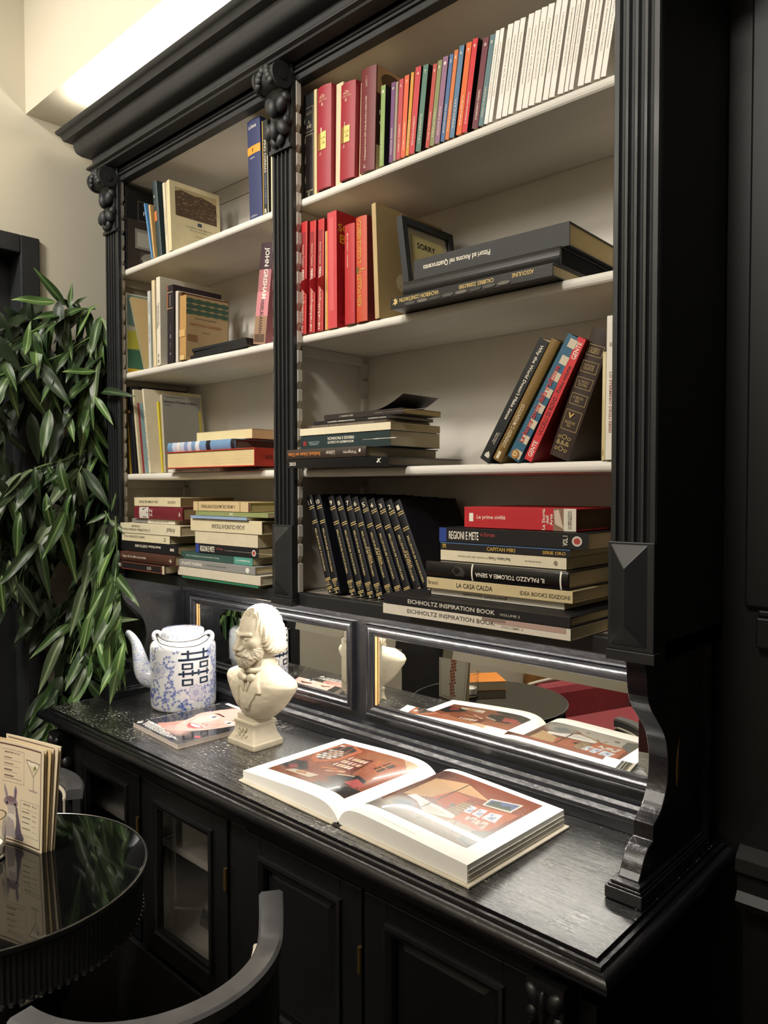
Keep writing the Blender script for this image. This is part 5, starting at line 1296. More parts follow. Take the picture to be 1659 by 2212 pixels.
# lapels and collar laid on the coat
def patch(pts, lift, n=10):
    """triangle-fan patch of the coat front given an outline in (x, z)"""
    cx = sum(p[0] for p in pts) / len(pts); cz = sum(p[1] for p in pts) / len(pts)
    vs = []
    m = len(pts)
    for k in range(n + 1):
        u = k / n
        for p in pts:
            x, z = cx + (p[0] - cx) * u, cz + (p[1] - cz) * u
            vs.append((x, yfront(x, z) - lift * (1 if u < 0.9 else -0.4), z))
    fs = [(k * m + i, k * m + (i + 1) % m, (k + 1) * m + (i + 1) % m, (k + 1) * m + i) for k in range(n) for i in range(m)]
    return vs, fs
def dense(pts, n=5):
    out = []
    for a, b2 in zip(pts, pts[1:] + pts[:1]):
        out += [(a[0] + (b2[0] - a[0]) * i / n, a[1] + (b2[1] - a[1]) * i / n) for i in range(n)]
    return out
tor.add(*patch(dense([(0.030, 0.188), (0.040, 0.178), (0.052, 0.156), (0.060, 0.138), (0.044, 0.136), (0.040, 0.126), (0.012, 0.088), (-0.006, 0.084), (0.010, 0.120), (0.020, 0.155)]), 0.0048))
tor.add(*patch(dense([(-0.030, 0.188), (-0.040, 0.178), (-0.054, 0.152), (-0.060, 0.136), (-0.044, 0.134), (-0.038, 0.118), (-0.018, 0.086), (-0.010, 0.110), (-0.018, 0.150)]), 0.0048))
# bow tie and shirt
for sx in (-1, 1):
    tor.ball((sx * 0.017, -0.047, 0.165), (0.015, 0.0075, 0.0105), 14, 10, Matrix.Rotation(-sx * 0.35, 3, 'Y'))
    tor.ball((sx * 0.010, -0.050, 0.146), (0.006, 0.005, 0.016), 10, 8, Matrix.Rotation(sx * 0.35, 3, 'Y'))
tor.ball((0.0, -0.053, 0.165), (0.0065, 0.007, 0.008), 10, 8)
tor.tube([(0.036 * math.cos(R(a)), -0.006 + 0.034 * math.sin(R(a)), 0.186 + 0.006 * math.sin(R(a))) for a in range(0, 361, 15)], 0.0065, 10)
obj('torso', tor, PLAS, BU, smooth=True, angle=70).location = (0.020, 0.008, 0)
# head: outermost surface of a blended field, sampled on a fine sphere
def head_mesh():
    nu, nv = 300, 210
    th = np.linspace(0, 2 * np.pi, nu, endpoint=False)
    ph = np.linspace(-np.pi / 2 + 0.004, np.pi / 2 - 0.004, nv)
    TH, PH = np.meshgrid(th, ph)
    D = np.stack([np.cos(PH) * np.cos(TH), np.cos(PH) * np.sin(TH), np.sin(PH)], -1)
    def ell(p, c, r):
        q = (p - np.array(c)) / np.array(r)
        k0 = np.linalg.norm(q, axis=-1)
        k1 = np.linalg.norm(q / np.array(r), axis=-1) + 1e-9
        return k0 * (k0 - 1) / k1
    def cap(p, a, b, ra, rb):
        a, b = np.array(a, float), np.array(b, float)
        ab = b - a
        t = np.clip(((p - a) @ ab) / (ab @ ab), 0, 1)
        return np.linalg.norm(p - a - t[..., None] * ab, axis=-1) - (ra + (rb - ra) * t)
    def smin(a, b, k):
        h = np.clip(0.5 + 0.5 * (b - a) / k, 0, 1)
        return b + (a - b) * h - k * h * (1 - h)
    def smax(a, b, k):
        return -smin(-a, -b, k)
    def field(p):
        x, y, z = p[..., 0], p[..., 1], p[..., 2]
        ax = np.abs(x)
        pm = np.stack([ax, y, z], -1)
        d = ell(p, (0, 0.004, 0.012), (0.049, 0.058, 0.056))
        d = smin(d, ell(p, (0, -0.022, -0.020), (0.041, 0.039, 0.056)), 0.012)
        # cheek bones, brow, sockets, eyes
        d = smin(d, ell(pm, (0.025, -0.042, -0.020), (0.014, 0.013, 0.014)), 0.010)
        d = smin(d, cap(pm, (0.006, -0.0615, 0.0035), (0.030, -0.050, 0.0045), 0.0052, 0.0050), 0.006)
        d = smax(d, -ell(pm, (0.0185, -0.067, -0.0085), (0.0125, 0.0125, 0.0090)), 0.005)
        d = smin(d, ell(pm, (0.0185, -0.0500, -0.0088), (0.0085, 0.0090, 0.0066)), 0.0015)
        d = smin(d, cap(pm, (0.0095, -0.0565, -0.0055), (0.0285, -0.0520, -0.0065), 0.0024, 0.0024), 0.0018)
        d = smin(d, cap(pm, (0.0105, -0.0555, -0.0135), (0.0275, -0.0515, -0.0125), 0.0020, 0.0020), 0.0018)
        # nose
        d = smin(d, cap(p, (0, -0.0600, 0.001), (0, -0.0775, -0.033), 0.0055, 0.0078), 0.006)
        d = smin(d, ell(pm, (0.0075, -0.0690, -0.0360), (0.0058, 0.0075, 0.0052)), 0.003)
        # moustache and beard, curly
        mo = cap(pm, (0.002, -0.0700, -0.0475), (0.0165, -0.0635, -0.0520), 0.0068, 0.0066)
        mo = smin(mo, cap(pm, (0.0165, -0.0635, -0.0520), (0.0290, -0.0480, -0.0640), 0.0066, 0.0042), 0.004)
        mo -= 0.0011 * np.sin(900 * z + 500 * ax)
        d = smin(d, mo, 0.002)
        be = ell(p, (0, -0.0470, -0.0650), (0.0285, 0.026, 0.0265))
        be = smin(be, ell(pm, (0.0300, -0.026, -0.048), (0.0105, 0.021, 0.024)), 0.012)
        be = smin(be, ell(p, (0, -0.056, -0.079), (0.018, 0.015, 0.016)), 0.008)
        be -= 0.0016 * np.sin(620 * x + 2 * np.sin(300 * z)) * np.sin(560 * z + 260 * y)
        d = smin(d, be, 0.003)
        d = smax(d, -ell(p, (0, -0.0770, -0.0580), (0.0125, 0.010, 0.0022)), 0.002)
        # hair: cap, parting on the left of the face, bobbed sides
        hr = ell(p, (0, 0.010, 0.020), (0.0545, 0.0585, 0.0575))
        front = y + 0.030 + 0.45 * np.maximum(0, 0.045 - z) - 0.25 * ax
        hr = smax(hr, -front - 0.006, 0.006)
        sd = ell(pm, (0.0450, 0.014, -0.008), (0.0215, 0.036, 0.050))
        sd = smin(sd, ell(pm, (0.0520, 0.020, -0.040), (0.0170, 0.030, 0.020)), 0.010)
        bk = ell(p, (0, 0.046, -0.018), (0.044, 0.026, 0.050))
        hr = smin(smin(hr, sd, 0.012), bk, 0.014)
        ang = np.arctan2(ax, z + 0.03)
        hr -= 0.0017 * np.sin(520 * y + 16 * ang + 3.0 * np.sin(60 * z)) + 0.0007 * np.sin(1300 * y + 40 * ang)
        hr += 0.0040 * np.exp(-((x - 0.018) / 0.004) ** 2) * (z > 0.03)
        d = smin(d, hr, 0.002)
        d = smin(d, cap(p, (0, 0.004, -0.05), (0, 0.002, -0.115), 0.030, 0.031), 0.008)
        return d
    N = 56
    rad = np.linspace(0.135, 0.004, N)
    hi = np.full(TH.shape, rad[-1]); lo = np.full(TH.shape, rad[-1])
    found = np.zeros(TH.shape, bool)
    for k in range(1, N):
        cur = field(D * rad[k])
        hit = (~found) & (cur < 0)
        hi = np.where(hit, rad[k - 1], hi); lo = np.where(hit, rad[k], lo)
        found |= hit
        if found.all():
            break
    for k in range(7):
        mid = (hi + lo) / 2
        ins = field(D * mid[..., None]) < 0
        lo = np.where(ins, mid, lo); hi = np.where(ins, hi, mid)
    out = (hi + lo) / 2
    P = D * out[..., None]
    vs = [tuple(map(float, v)) for v in P.reshape(-1, 3)]
    fs = [(j * nu + i, j * nu + (i + 1) % nu, (j + 1) * nu + (i + 1) % nu, (j + 1) * nu + i) for j in range(nv - 1) for i in range(nu)]
    fs += [tuple(range(nu - 1, -1, -1)), tuple((nv - 1) * nu + i for i in range(nu))]
    return MB().add(vs, fs)
hd = obj('head', head_mesh(), PLAS, BU, smooth=True, angle=80)
hd.location = (0.014, 0.002, 0.2630)
hd.scale = (0.86, 0.84, 0.80)
hd.rotation_euler = (R(4), 0, R(-4))

# ================================================================== magazine
MW, MH, MT = 0.2280, 0.266, 0.0100
MG = thing('magazine', 'glossy magazine with a laughing face on its dark cover, lying by the bust', 'magazine', (-0.4845, -0.1300, W + 0.0003), R(-3.6))
obj('page_block', MB().box(0.0006, MW - 0.0006, 0.0006, MH - 0.0006, 0.0005, MT - 0.0006), mat('magazine_pages', '#cdbfb4', rough=0.6, var=0.05), MG)
obj('cover', MB().box(0, MW, 0, MH, 0, 0.0005).box(0, MW, 0, MH, MT - 0.0006, MT), mat('magazine_card', '#d8d0c8', rough=0.4), MG)
cv = Canvas(150, 186, '#232226')
def fl_(pts):
    return [(a, 1 - b2) for a, b2 in pts]
cv.blob(.55, .35, .75, .60, '#2e2d31', .7, 1.0)
cv.poly(fl_([(.20, .16), (.26, .24), (.33, .42), (.5, .46), (.62, .20), (.50, .13), (.34, .11)]), '#c98d80')
cv.poly(fl_([(.24, .52), (.20, .62), (.22, .72), (.30, .70), (.30, .55)]), '#d7a094')
cv.poly(fl_([(.41, .25), (.50, .195), (.60, .20), (.71, .27), (.78, .38), (.84, .52), (.88, .68), (.86, .84), (.74, .95), (.52, .98), (.33, .93), (.25, .80), (.24, .66), (.27, .50), (.33, .37)]), '#e0aca0')
cv.blob(.44, .48, .15, .14, '#e9bdb2', .8, 1.0).blob(.70, .48, .10, .12, '#c98d82', .7, 1.0).blob(.56, .82, .26, .12, '#e8bbae', .7, 1.0)
cv.poly(fl_([(.26, .86), (.38, .955), (.56, 1.0), (.80, .93), (.88, .84), (.92, .96), (.70, 1.0), (.3, 1.0)]), '#7a5a50')
cv.blob(.44, 1 - .64, .085, .030, '#f0e4de').blob(.445, 1 - .64, .024, .026, '#3b2f30').blob(.745, 1 - .645, .075, .028, '#ecdcd6').blob(.75, 1 - .645, .022, .025, '#3b2f30')
cv.poly(fl_([(.31, .695), (.37, .735), (.53, .72), (.52, .70), (.40, .708)]), '#4a322e').poly(fl_([(.66, .70), (.74, .735), (.84, .71), (.83, .695), (.74, .712)]), '#4a322e')
cv.blob(.60, 1 - .47, .075, .035, '#cf8d80', .8, 0.8).poly(fl_([(.57, .64), (.61, .64), (.65, .49), (.54, .49)]), '#d79c8e', .7).blob(.56, 1 - .455, .015, .010, '#8a4a44').blob(.64, 1 - .46, .015, .010, '#8a4a44')
cv.poly(fl_([(.43, .385), (.52, .41), (.62, .41), (.71, .39), (.66, .33), (.57, .30), (.49, .325)]), '#b5544f').poly(fl_([(.46, .383), (.55, .398), (.62, .398), (.68, .385), (.62, .355), (.53, .352)]), '#f5efe9')
cv.line((.33, .5), (.41, .63), .006, '#b97f74').line((.78, .52), (.72, .62), .006, '#a86e66')
cv.poly(fl_([(.83, .22), (.90, .29), (1.0, .26), (.94, .18)]), '#3a3438').poly(fl_([(.87, .225), (.93, .255), (.97, .235), (.92, .205)]), '#d2384a')
for k, (a0, a1, tt) in enumerate(((.06, .34, .130), (.08, .46, .112), (.10, .62, .094), (.10, .80, .078), (.12, .86, .062), (.12, .74, .046), (.2, .66, .032))):
    x = a0
    while x < a1:
        L = 0.02 + 0.05 * ((k * 7 + int(x * 100)) % 5) / 5
        cv.line((x, 1 - tt), (min(a1, x + L), 1 - tt), .0045 if k > 1 else .009, '#f0ece6')
        x += L + .012
for k in range(16):
    cv.line((.02, .08 + .055 * k), (.02, .12 + .055 * k), .004, '#e5e1da')
cv.blob(.04, .95, .03, .03, '#f0ece6')
cv.line((.08, .03), (.52, .03), .02, '#f0ece6').line((.6, .03), (.92, .03), .02, '#f0ece6')
obj('cover_print', cv.mesh('cover_print', lambda s, t: (0.0005 + (MW - 0.001) * s, MH - 0.0005 - (MH - 0.001) * t, MT + 0.0002)), vcol_mat('glossy_print', 0.12, 0.5), MG)

# ================================================================== open picture book
OB = thing('open_book', 'large open picture book showing two interior photographs, lying on the worktop', 'book', (0.2985, -0.0285, W + 0.0004), R(-1.6))
PW, PD = 0.288, 0.272                     # page width, page depth (local y -PD/2 .. PD/2)
def hl(u):                                 # height of the left pages, u = 0 at gutter .. 1 at fore edge
    return 0.008 + 0.030 * (1 - math.exp(-u / 0.07)) * (1 - 0.52 * u ** 1.3)
def hr_(u):
    return 0.008 + 0.034 * (1 - math.exp(-u / 0.055)) * (1 - 0.30 * u)
PAPER = mat('white_art_paper', '#f1eee6', rough=0.35, var=0.01, spec=0.4)
for side, hf in ((-1, hl), (1, hr_)):
    n = 40
    us = [(i / n) ** 1.5 for i in range(n + 1)]
    top = [(side * u * PW, hf(u)) for u in us]
    outline = top + [(side * PW * 1.0, 0.0042), (side * 0.004, 0.0042)]
    blk = obj('page_block', MB().prism(outline, lambda p, q, t: (p, t, q), -PD / 2, PD / 2), PAPER, OB)
    # loose leaf edges along the fore edge and the head
    lv = MB()
    for k in range(5):
        z = 0.008 + k * 0.0035
        if z < hf(1.0) - 0.001:
            lv.box(min(side * PW, side * (PW + 0.0008 + 0.0006 * (k % 3))), max(side * PW, side * (PW + 0.0008 + 0.0006 * (k % 3))), -PD / 2 + 0.001, PD / 2 - 0.001, z, z + 0.0012)
    o = obj('leaf_edges', lv, mat('leaf_edge_paper', '#d8d2c4', rough=0.7), OB)
    o['kind'] = 'stuff'
    cvm = mat('worn_book_boards', '#d3c9b4', rough=0.7, var=0.08)
    obj('board', MB().box(min(side * 0.010, side * (PW + 0.008)), max(side * 0.010, side * (PW + 0.008)), -PD / 2 - 0.006, PD / 2 + 0.006, 0.0, 0.0036), cvm, OB, bevel=0.001)
    if side < 0:
        pr = Canvas(210, 170, '#a5532b')
        # s from fore edge to gutter, t from back to front
        pr.blob(.6, .3, .5, .4, '#b5653a', .8, 1.0).blob(.2, .2, .3, .3, '#8a3f22', .6, 1.0)
        pr.poly([(.08, .53), (-.02, .34), (.02, .02), (.16, .0), (.35, .09), (.35, .43), (.19, .60)], '#c96a3a')
        pr.poly([(.10, .48), (.03, .33), (.06, .07), (.15, .03), (.29, .11), (.30, .39), (.19, .52)], '#57504c')
        for k in range(26):
            a, b2 = .06 + .21 * ((k * 37) % 26) / 26, .08 + .40 * ((k * 17) % 26) / 26
            pr.blob(a, b2, .030, .022, ('#efe6dc', '#d8c4b0', '#3b3634')[k % 3], .85)
        pr.line((.03, .33), (.30, .20), .006, '#c97848').line((.10, .05), (.20, .50), .006, '#c97848').line((.2, .05), (.28, .4), .005, '#c97848')
        pr.poly([(.408, .084), (.726, .0), (1.0, .0), (1.0, .12), (.704, .155), (.444, .272)], '#a86438').poly([(.80, .0), (1.0, .0), (1.0, .2), (.90, .10)], '#d9b284')
        for k in range(9):
            pr.line((.82 + .02 * k, .0), (.90 + .014 * k, .14), .002, '#8a5a34')
        pr.poly([(.36, .56), (.40, .28), (.62, .22), (.70, .60)], '#6d2f1c')
        for k in range(30):
            a, b2 = .39 + .24 * ((k * 7) % 10) / 10, .28 + .30 * (k // 10) / 3
            pr.poly([(a, b2), (a + .02, b2 - .01), (a + .022, b2 + .065), (a + .002, b2 + .07)], ('#efe2d2', '#d39a62', '#e6d2b8', '#b03a2c')[k % 4])
        pr.poly([(.73, .40), (.75, .15), (.88, .17), (.87, .44)], '#b5502c').poly([(.752, .381), (.77, .163), (.866, .189), (.849, .421)], '#3a3430').line((.80, .17), (.80, .41), .006, '#d97a4a').line((.75, .28), (.86, .30), .006, '#d97a4a')
        pr.poly([(-.03, .867), (.0, .673), (.131, .626), (.316, .778), (.231, .856)], '#332e2e').poly([(.064, .805), (.114, .736), (.195, .80), (.153, .861)], '#b3342c')
        pr.poly([(.15, .92), (.20, .85), (.50, .82), (.48, .92)], '#ecd9bc').poly([(.25, .86), (.36, .84), (.40, .88), (.28, .90)], '#d08a3c').poly([(.018, 1.0), (.27, .951), (.704, .921), (.603, 1.0)], '#b06a42')
        pr.poly([(.591, .824), (.63, .685), (.789, .601), (.92, .64), (.95, .80), (.725, .882)], '#2f2b2c').poly([(.79, .80), (.83, .66), (.966, .717), (.93, .82)], '#c23a34').poly([(.6, .93), (1, .80), (1, 1), (.6, 1)], '#3a322f')
        for k in range(6):
            pr.line((.36 + .05 * k, .66 + .02 * (k % 3)), (.52 + .05 * k, .61 + .03 * (k % 2)), .010, ('#d88a4e', '#7a2f1c', '#e6caa4')[k % 3])
        pr.a = 0.46 * (0.78 * pr.a + 0.22 * pr.a.mean(-1, keepdims=True))
        pr.grain(.06)
        u_of = lambda s: (1 - s) * 0.80 + 0.09
        fnp = lambda s, t: (-u_of(s) * PW, PD / 2 - PD * (0.085 + 0.775 * t), hf(u_of(s)) + 0.0004)
    else:
        pr = Canvas(230, 180, '#8f3f22')
        pr.blob(.9, .15, .5, .4, '#9a4526', .7, 1.0).blob(.1, .4, .35, .5, '#6b5648', .7, 1.0).blob(.05, .1, .2, .2, '#54342a', .8, 1.0)
        pr.poly([(.109, .658), (.1, .211), (.369, .307), (.323, .546)], '#cfa36c').poly([(.117, .213), (.366, .115), (.675, .259), (.385, .309)], '#e0ae72')
        for k in range(13):
            f_ = k / 13
            pr.line((.10 + .01 * f_, .23 + .40 * f_), (.37 - .03 * f_, .32 + .20 * f_), .0028, '#a87a48')
            pr.line((.14 + .24 * f_, .205 - .08 * f_), (.41 + .25 * f_, .305 - .05 * f_), .0028, '#b9824c')
        pr.poly([(.32, .54), (.37, .31), (.55, .33), (.56, .48), (.50, .62)], '#b5562c')
        pr.poly([(.0, 1.0), (.0, .82), (.274, .95), (.463, .823), (.733, .682), (.929, .711), (1, .8), (1, 1)], '#cbbfb2')
        pr.blob(.22, .84, .20, .17, '#b9b6ac', .9, .7).blob(.25, .80, .12, .10, '#6f7c86', .9, .8).blob(.05, .97, .25, .12, '#9a978c', .8, .9)
        pr.poly([(.156, .661), (.197, .596), (.365, .625), (.482, .633), (.638, .66), (.686, .703), (.585, .752), (.433, .791), (.28, .685)], '#f3efe8').poly([(.33, .66), (.45, .67), (.60, .70), (.52, .74), (.42, .76)], '#ded6ca').poly([(.43, .79), (.585, .75), (.69, .70), (.70, .73), (.60, .79), (.45, .83)], '#b59a6e')
        pr.poly([(.539, .637), (.546, .422), (.616, .378), (.651, .645)], '#8a6a48')
        for k in range(5):
            pr.line((.545, .45 + .04 * k), (.64, .43 + .045 * k), .004, '#d8c49c')
        pr.poly([(.66, .72), (.64, .40), (.97, .30), (.955, .74)], '#c9602c')
        for q, c in (([(.642, .556), (.625, .429), (.681, .427), (.701, .557)], '#e6ebf4'), ([(.712, .549), (.705, .421), (.765, .406), (.789, .556)], '#dfe6f2'), ([(.80, .549), (.795, .418), (.886, .382), (.918, .539)], '#d9e2f0'),
                     ([(.726, .658), (.712, .594), (.789, .572), (.809, .66)], '#e8ded2'), ([(.815, .66), (.803, .589), (.892, .569), (.916, .695)], '#e8ded2')):
            pr.poly(q, c)
            cx_, cy_ = sum(p[0] for p in q) / 4, sum(p[1] for p in q) / 4
            for k in range(5):
                pr.blob(cx_ + .022 * math.sin(k * 2.1), cy_ + .03 * math.cos(k * 1.7), .012, .018, '#8f9ab8' if cy_ < .57 else '#a85a34', .8)
        pr.poly([(.672, .352), (.655, .208), (.896, .115), (.900, .304)], '#efe6d8').poly([(.684, .335), (.668, .222), (.884, .138), (.886, .285)], '#5b6f9a').poly([(.684, .335), (.69, .25), (.74, .20), (.79, .26), (.84, .21), (.886, .285)], '#3c4654').poly([(.684, .335), (.70, .30), (.88, .26), (.886, .285)], '#4f6a48')
        pr.line((.382, .78), (.380, .087), .007, '#2f2320').poly([(.50, .52), (.53, .50), (.54, .55), (.51, .57)], '#241c1a')
        pr.line((.62, .80), (.70, .70), .006, '#a8562c').line((.70, .70), (.73, .80), .006, '#a8562c')
        pr.poly([(.87, .93), (.88, .76), (.99, .654), (1, .76), (1, .98)], '#6a6d68').blob(.80, .86, .03, .02, '#55565a').blob(.48, .90, .02, .015, '#8a8478')
        pr.a = 0.46 * (0.78 * pr.a + 0.22 * pr.a.mean(-1, keepdims=True))
        pr.grain(.05)
        u_of = lambda s: 0.085 + 0.80 * s
        fnp = lambda s, t: (u_of(s) * PW, PD / 2 - PD * (0.055 + 0.80 * t), hf(u_of(s)) + 0.0004)
    obj('photograph_print', pr.mesh('photograph_print', fnp), vcol_mat('art_print', 0.22, 0.25), OB)
    cap_ = MB()
    vs, fs = text_shape('La stanza degli ospiti sotto il tetto di legno')
    cx0 = 0.30 if side > 0 else -0.62
    cap_.add([((cx0 + 0.30 * x) * PW, -PD / 2 + 0.012 + 0.004 * y, hf(abs(cx0 + 0.30 * x)) + 0.0004) for x, y in vs], fs)
    obj('caption', cap_, mat('print_ink', '#b5b0a4'), OB, recalc=False)
obj('spine_hinge', MB().box(-0.010, 0.010, -PD / 2 - 0.005, PD / 2 + 0.005, 0.0, 0.0026), mat('dark_spine_cloth', '#3a342e', rough=0.7), OB)
# ================================================================== hanging artificial foliage beside the bookcase
def leaf_mat(name, c, rib):
    m = mat(name, c, rough=0.42, var=0.16, vscale=3, bump=0.1, bscale=8)
    nt = m.node_tree
    b = nt.nodes['Principled BSDF']
    src = b.inputs['Base Color'].links[0].from_socket
    tc = nt.nodes.new('ShaderNodeTexCoord')
    sx = nt.nodes.new('ShaderNodeSeparateXYZ')
    nt.links.new(tc.outputs['Object'], sx.inputs[0])
    ab = nt.nodes.new('ShaderNodeMath'); ab.operation = 'ABSOLUTE'
    nt.links.new(sx.outputs[0], ab.inputs[0])
    rp = nt.nodes.new('ShaderNodeValToRGB')
    rp.color_ramp.elements[0].position = 0.006
    rp.color_ramp.elements[0].color = (1, 1, 1, 1)
    rp.color_ramp.elements[1].position = 0.02
    rp.color_ramp.elements[1].color = (0, 0, 0, 1)
    nt.links.new(ab.outputs[0], rp.inputs['Fac'])
    mx = nt.nodes.new('ShaderNodeMix'); mx.data_type = 'RGBA'
    mx.inputs[7].default_value = rgb(rib)
    nt.links.new(rp.outputs['Color'], mx.inputs[0]); nt.links.new(src, mx.inputs[6])
    nt.links.new(mx.outputs[2], b.inputs['Base Color'])
    b.inputs['Transmission Weight'].default_value = 0.0
    return m
LM = [leaf_mat('leaf_dark_green', '#22361d', '#48603a'), leaf_mat('leaf_mid_green', '#324c25', '#6f8a52'), leaf_mat('leaf_light_green', '#50713a', '#9cb574'), leaf_mat('leaf_grey_green', '#4e5d42', '#84966f')]  # darkest green carries the foliage's own shade in its colour
def leaf_mesh(wd, bend, fold, wave):
    mb = MB()
    n = 10
    for i in range(n + 1):
        t = i / n
        w = wd * (math.sin(PI * min(1, t ** 0.8)) ** 0.9 * (1 - 0.25 * t) + 0.012)
        z = -bend * t * t + wave * math.sin(2 * PI * t)
        for s in (-1, -0.5, 0, 0.5, 1):
            mb.v.append((s * w, t, z + fold * abs(s) * w + 0.01 * math.sin(9 * t + 2 * s)))
    mb.f = [(i * 5 + k, i * 5 + k + 1, (i + 1) * 5 + k + 1, (i + 1) * 5 + k) for i in range(n) for k in range(4)]
    return mb
LMESH = []
for m in LM:
    for k, a in enumerate(((0.115, 0.12, 0.30, 0.01), (0.10, 0.28, 0.45, 0.02), (0.13, 0.02, 0.25, -0.03), (0.10, 0.4, 0.3, 0.03))):
        mb = leaf_mesh(*a)
        me = bpy.data.meshes.new('leaf')
        me.from_pydata(mb.v, [], mb.f)
        me.materials.append(m)
        me.polygons.foreach_set('use_smooth', [True] * len(me.polygons))
        LMESH.append(me)
PLANT = thing('hanging_foliage', 'long hanging green foliage with narrow leaves between the black doorway and the bookcase', 'plant', (-0.90, -0.05, FLOOR))
PO = Vector((-0.90, -0.05, FLOOR))
rl = random.Random(5)
def put_leaf(p, d, n, L, kind):
    d = Vector(d).normalized()
    n = Vector(n)
    n = (n - d * n.dot(d)).normalized()
    x = d.cross(n)
    M = Matrix(((x.x * L, d.x * L, n.x * L, p[0] - PO.x), (x.y * L, d.y * L, n.y * L, p[1] - PO.y), (x.z * L, d.z * L, n.z * L, p[2] - PO.z), (0, 0, 0, 1)))
    o = bpy.data.objects.new('leaf', LMESH[kind * 4 + rl.randrange(4)])
    COL.objects.link(o)
    o.parent = PLANT
    o.matrix_local = M
def yz(u, v):
    return (-0.285 + 0.00128 * u, 1.71 - 0.00129 * (v - 900))
def place(u, v, xp):
    """point of the foliage seen at that spot of the wall plane; what reaches past the bookcase edge hangs in front of it"""
    y0, z = yz(u, v)
    lim = -0.045 if v < 1270 else -0.07
    y = y0 - 0.53 * (xp + 0.90)
    x = xp
    if y > lim and xp > -0.86:
        x = -0.90 + (y0 - lim) / 0.53
        y = lim
    return Vector((x, y, z))
STEM = mat('green_stem', '#6f8a52', rough=0.5)
vines = [  # picture-plane waypoints on the wall side, distance of the vine from the wall plane, leaf tone weights, leaf count
    ([(215, 640), (150, 655), (90, 700), (30, 740), (-15, 800)], -0.90, (2, 4, 1, 1), 26),
    ([(235, 690), (190, 720), (130, 760), (60, 790), (0, 820)], -0.88, (4, 3, 1, 2), 26),
    ([(225, 660), (215, 760), (190, 850), (170, 930)], -0.87, (2, 4, 3, 1), 24),
    ([(245, 700), (235, 800), (225, 900), (232, 1000), (225, 1080)], -0.88, (5, 2, 1, 1), 22),
    ([(200, 960), (130, 990), (70, 1010), (20, 1060), (-10, 1120)], -0.89, (4, 2, 0, 2), 28),
    ([(180, 1000), (150, 1060), (110, 1140), (60, 1180), (20, 1240)], -0.87, (4, 3, 1, 1), 26),
    ([(250, 1080), (238, 1160), (215, 1240), (205, 1330), (170, 1420)], -0.86, (2, 3, 3, 1), 26),
    ([(225, 1120), (190, 1220), (170, 1320), (150, 1420), (120, 1520), (85, 1590)], -0.89, (4, 3, 1, 1), 34),
    ([(260, 1110), (262, 1200), (255, 1280), (268, 1340), (255, 1420)], -0.82, (1, 3, 4, 0), 20),
    ([(215, 1330), (195, 1400), (180, 1470), (150, 1520), (110, 1560)], -0.86, (2, 4, 3, 1), 26),
]
for pts, xp, wts, cnt in vines:
    P = []
    for k, (u, v) in enumerate(pts):
        P.append(place(u, v, xp + 0.01 * math.sin(1.7 * k)))
    C_ = catmull(P, 8)
    mb = MB().tube([c - PO for c in C_], 0.0022, 6)
    obj('stem', mb, STEM, PLANT, smooth=True)
    for k in range(cnt):
        t = (k + rl.random()) / cnt
        i = min(len(C_) - 2, int(t * (len(C_) - 1)))
        p = C_[i] + Vector((rl.uniform(-0.02, 0.02), rl.uniform(-0.012, 0.012), rl.uniform(-0.012, 0.012)))
        tang = (C_[i + 1] - C_[i]).normalized()
        a = rl.choice((-1, 1)) * rl.uniform(0.1, 1.0)
        d = Vector((rl.uniform(-0.25, 0.45), 0, 0)) + Vector((0, math.sin(a), -math.cos(a))) * 0.85 + tang * 0.35
        nrm = Vector((0.75, -0.65, 0.35)) + Vector((rl.uniform(-.6, .6), rl.uniform(-.6, .6), rl.uniform(-.5, .5)))
        L = rl.uniform(0.105, 0.175)
        kind = rl.choices(range(4), wts)[0]
        tip = p + d.normalized() * L
        if tip.x < -0.975:
            d.x = abs(d.x)
        if p.x > -0.82:
            d.y = -abs(d.y) * 0.7
            d.x = min(d.x, 0.0)
        put_leaf(p, d, nrm, L, kind)
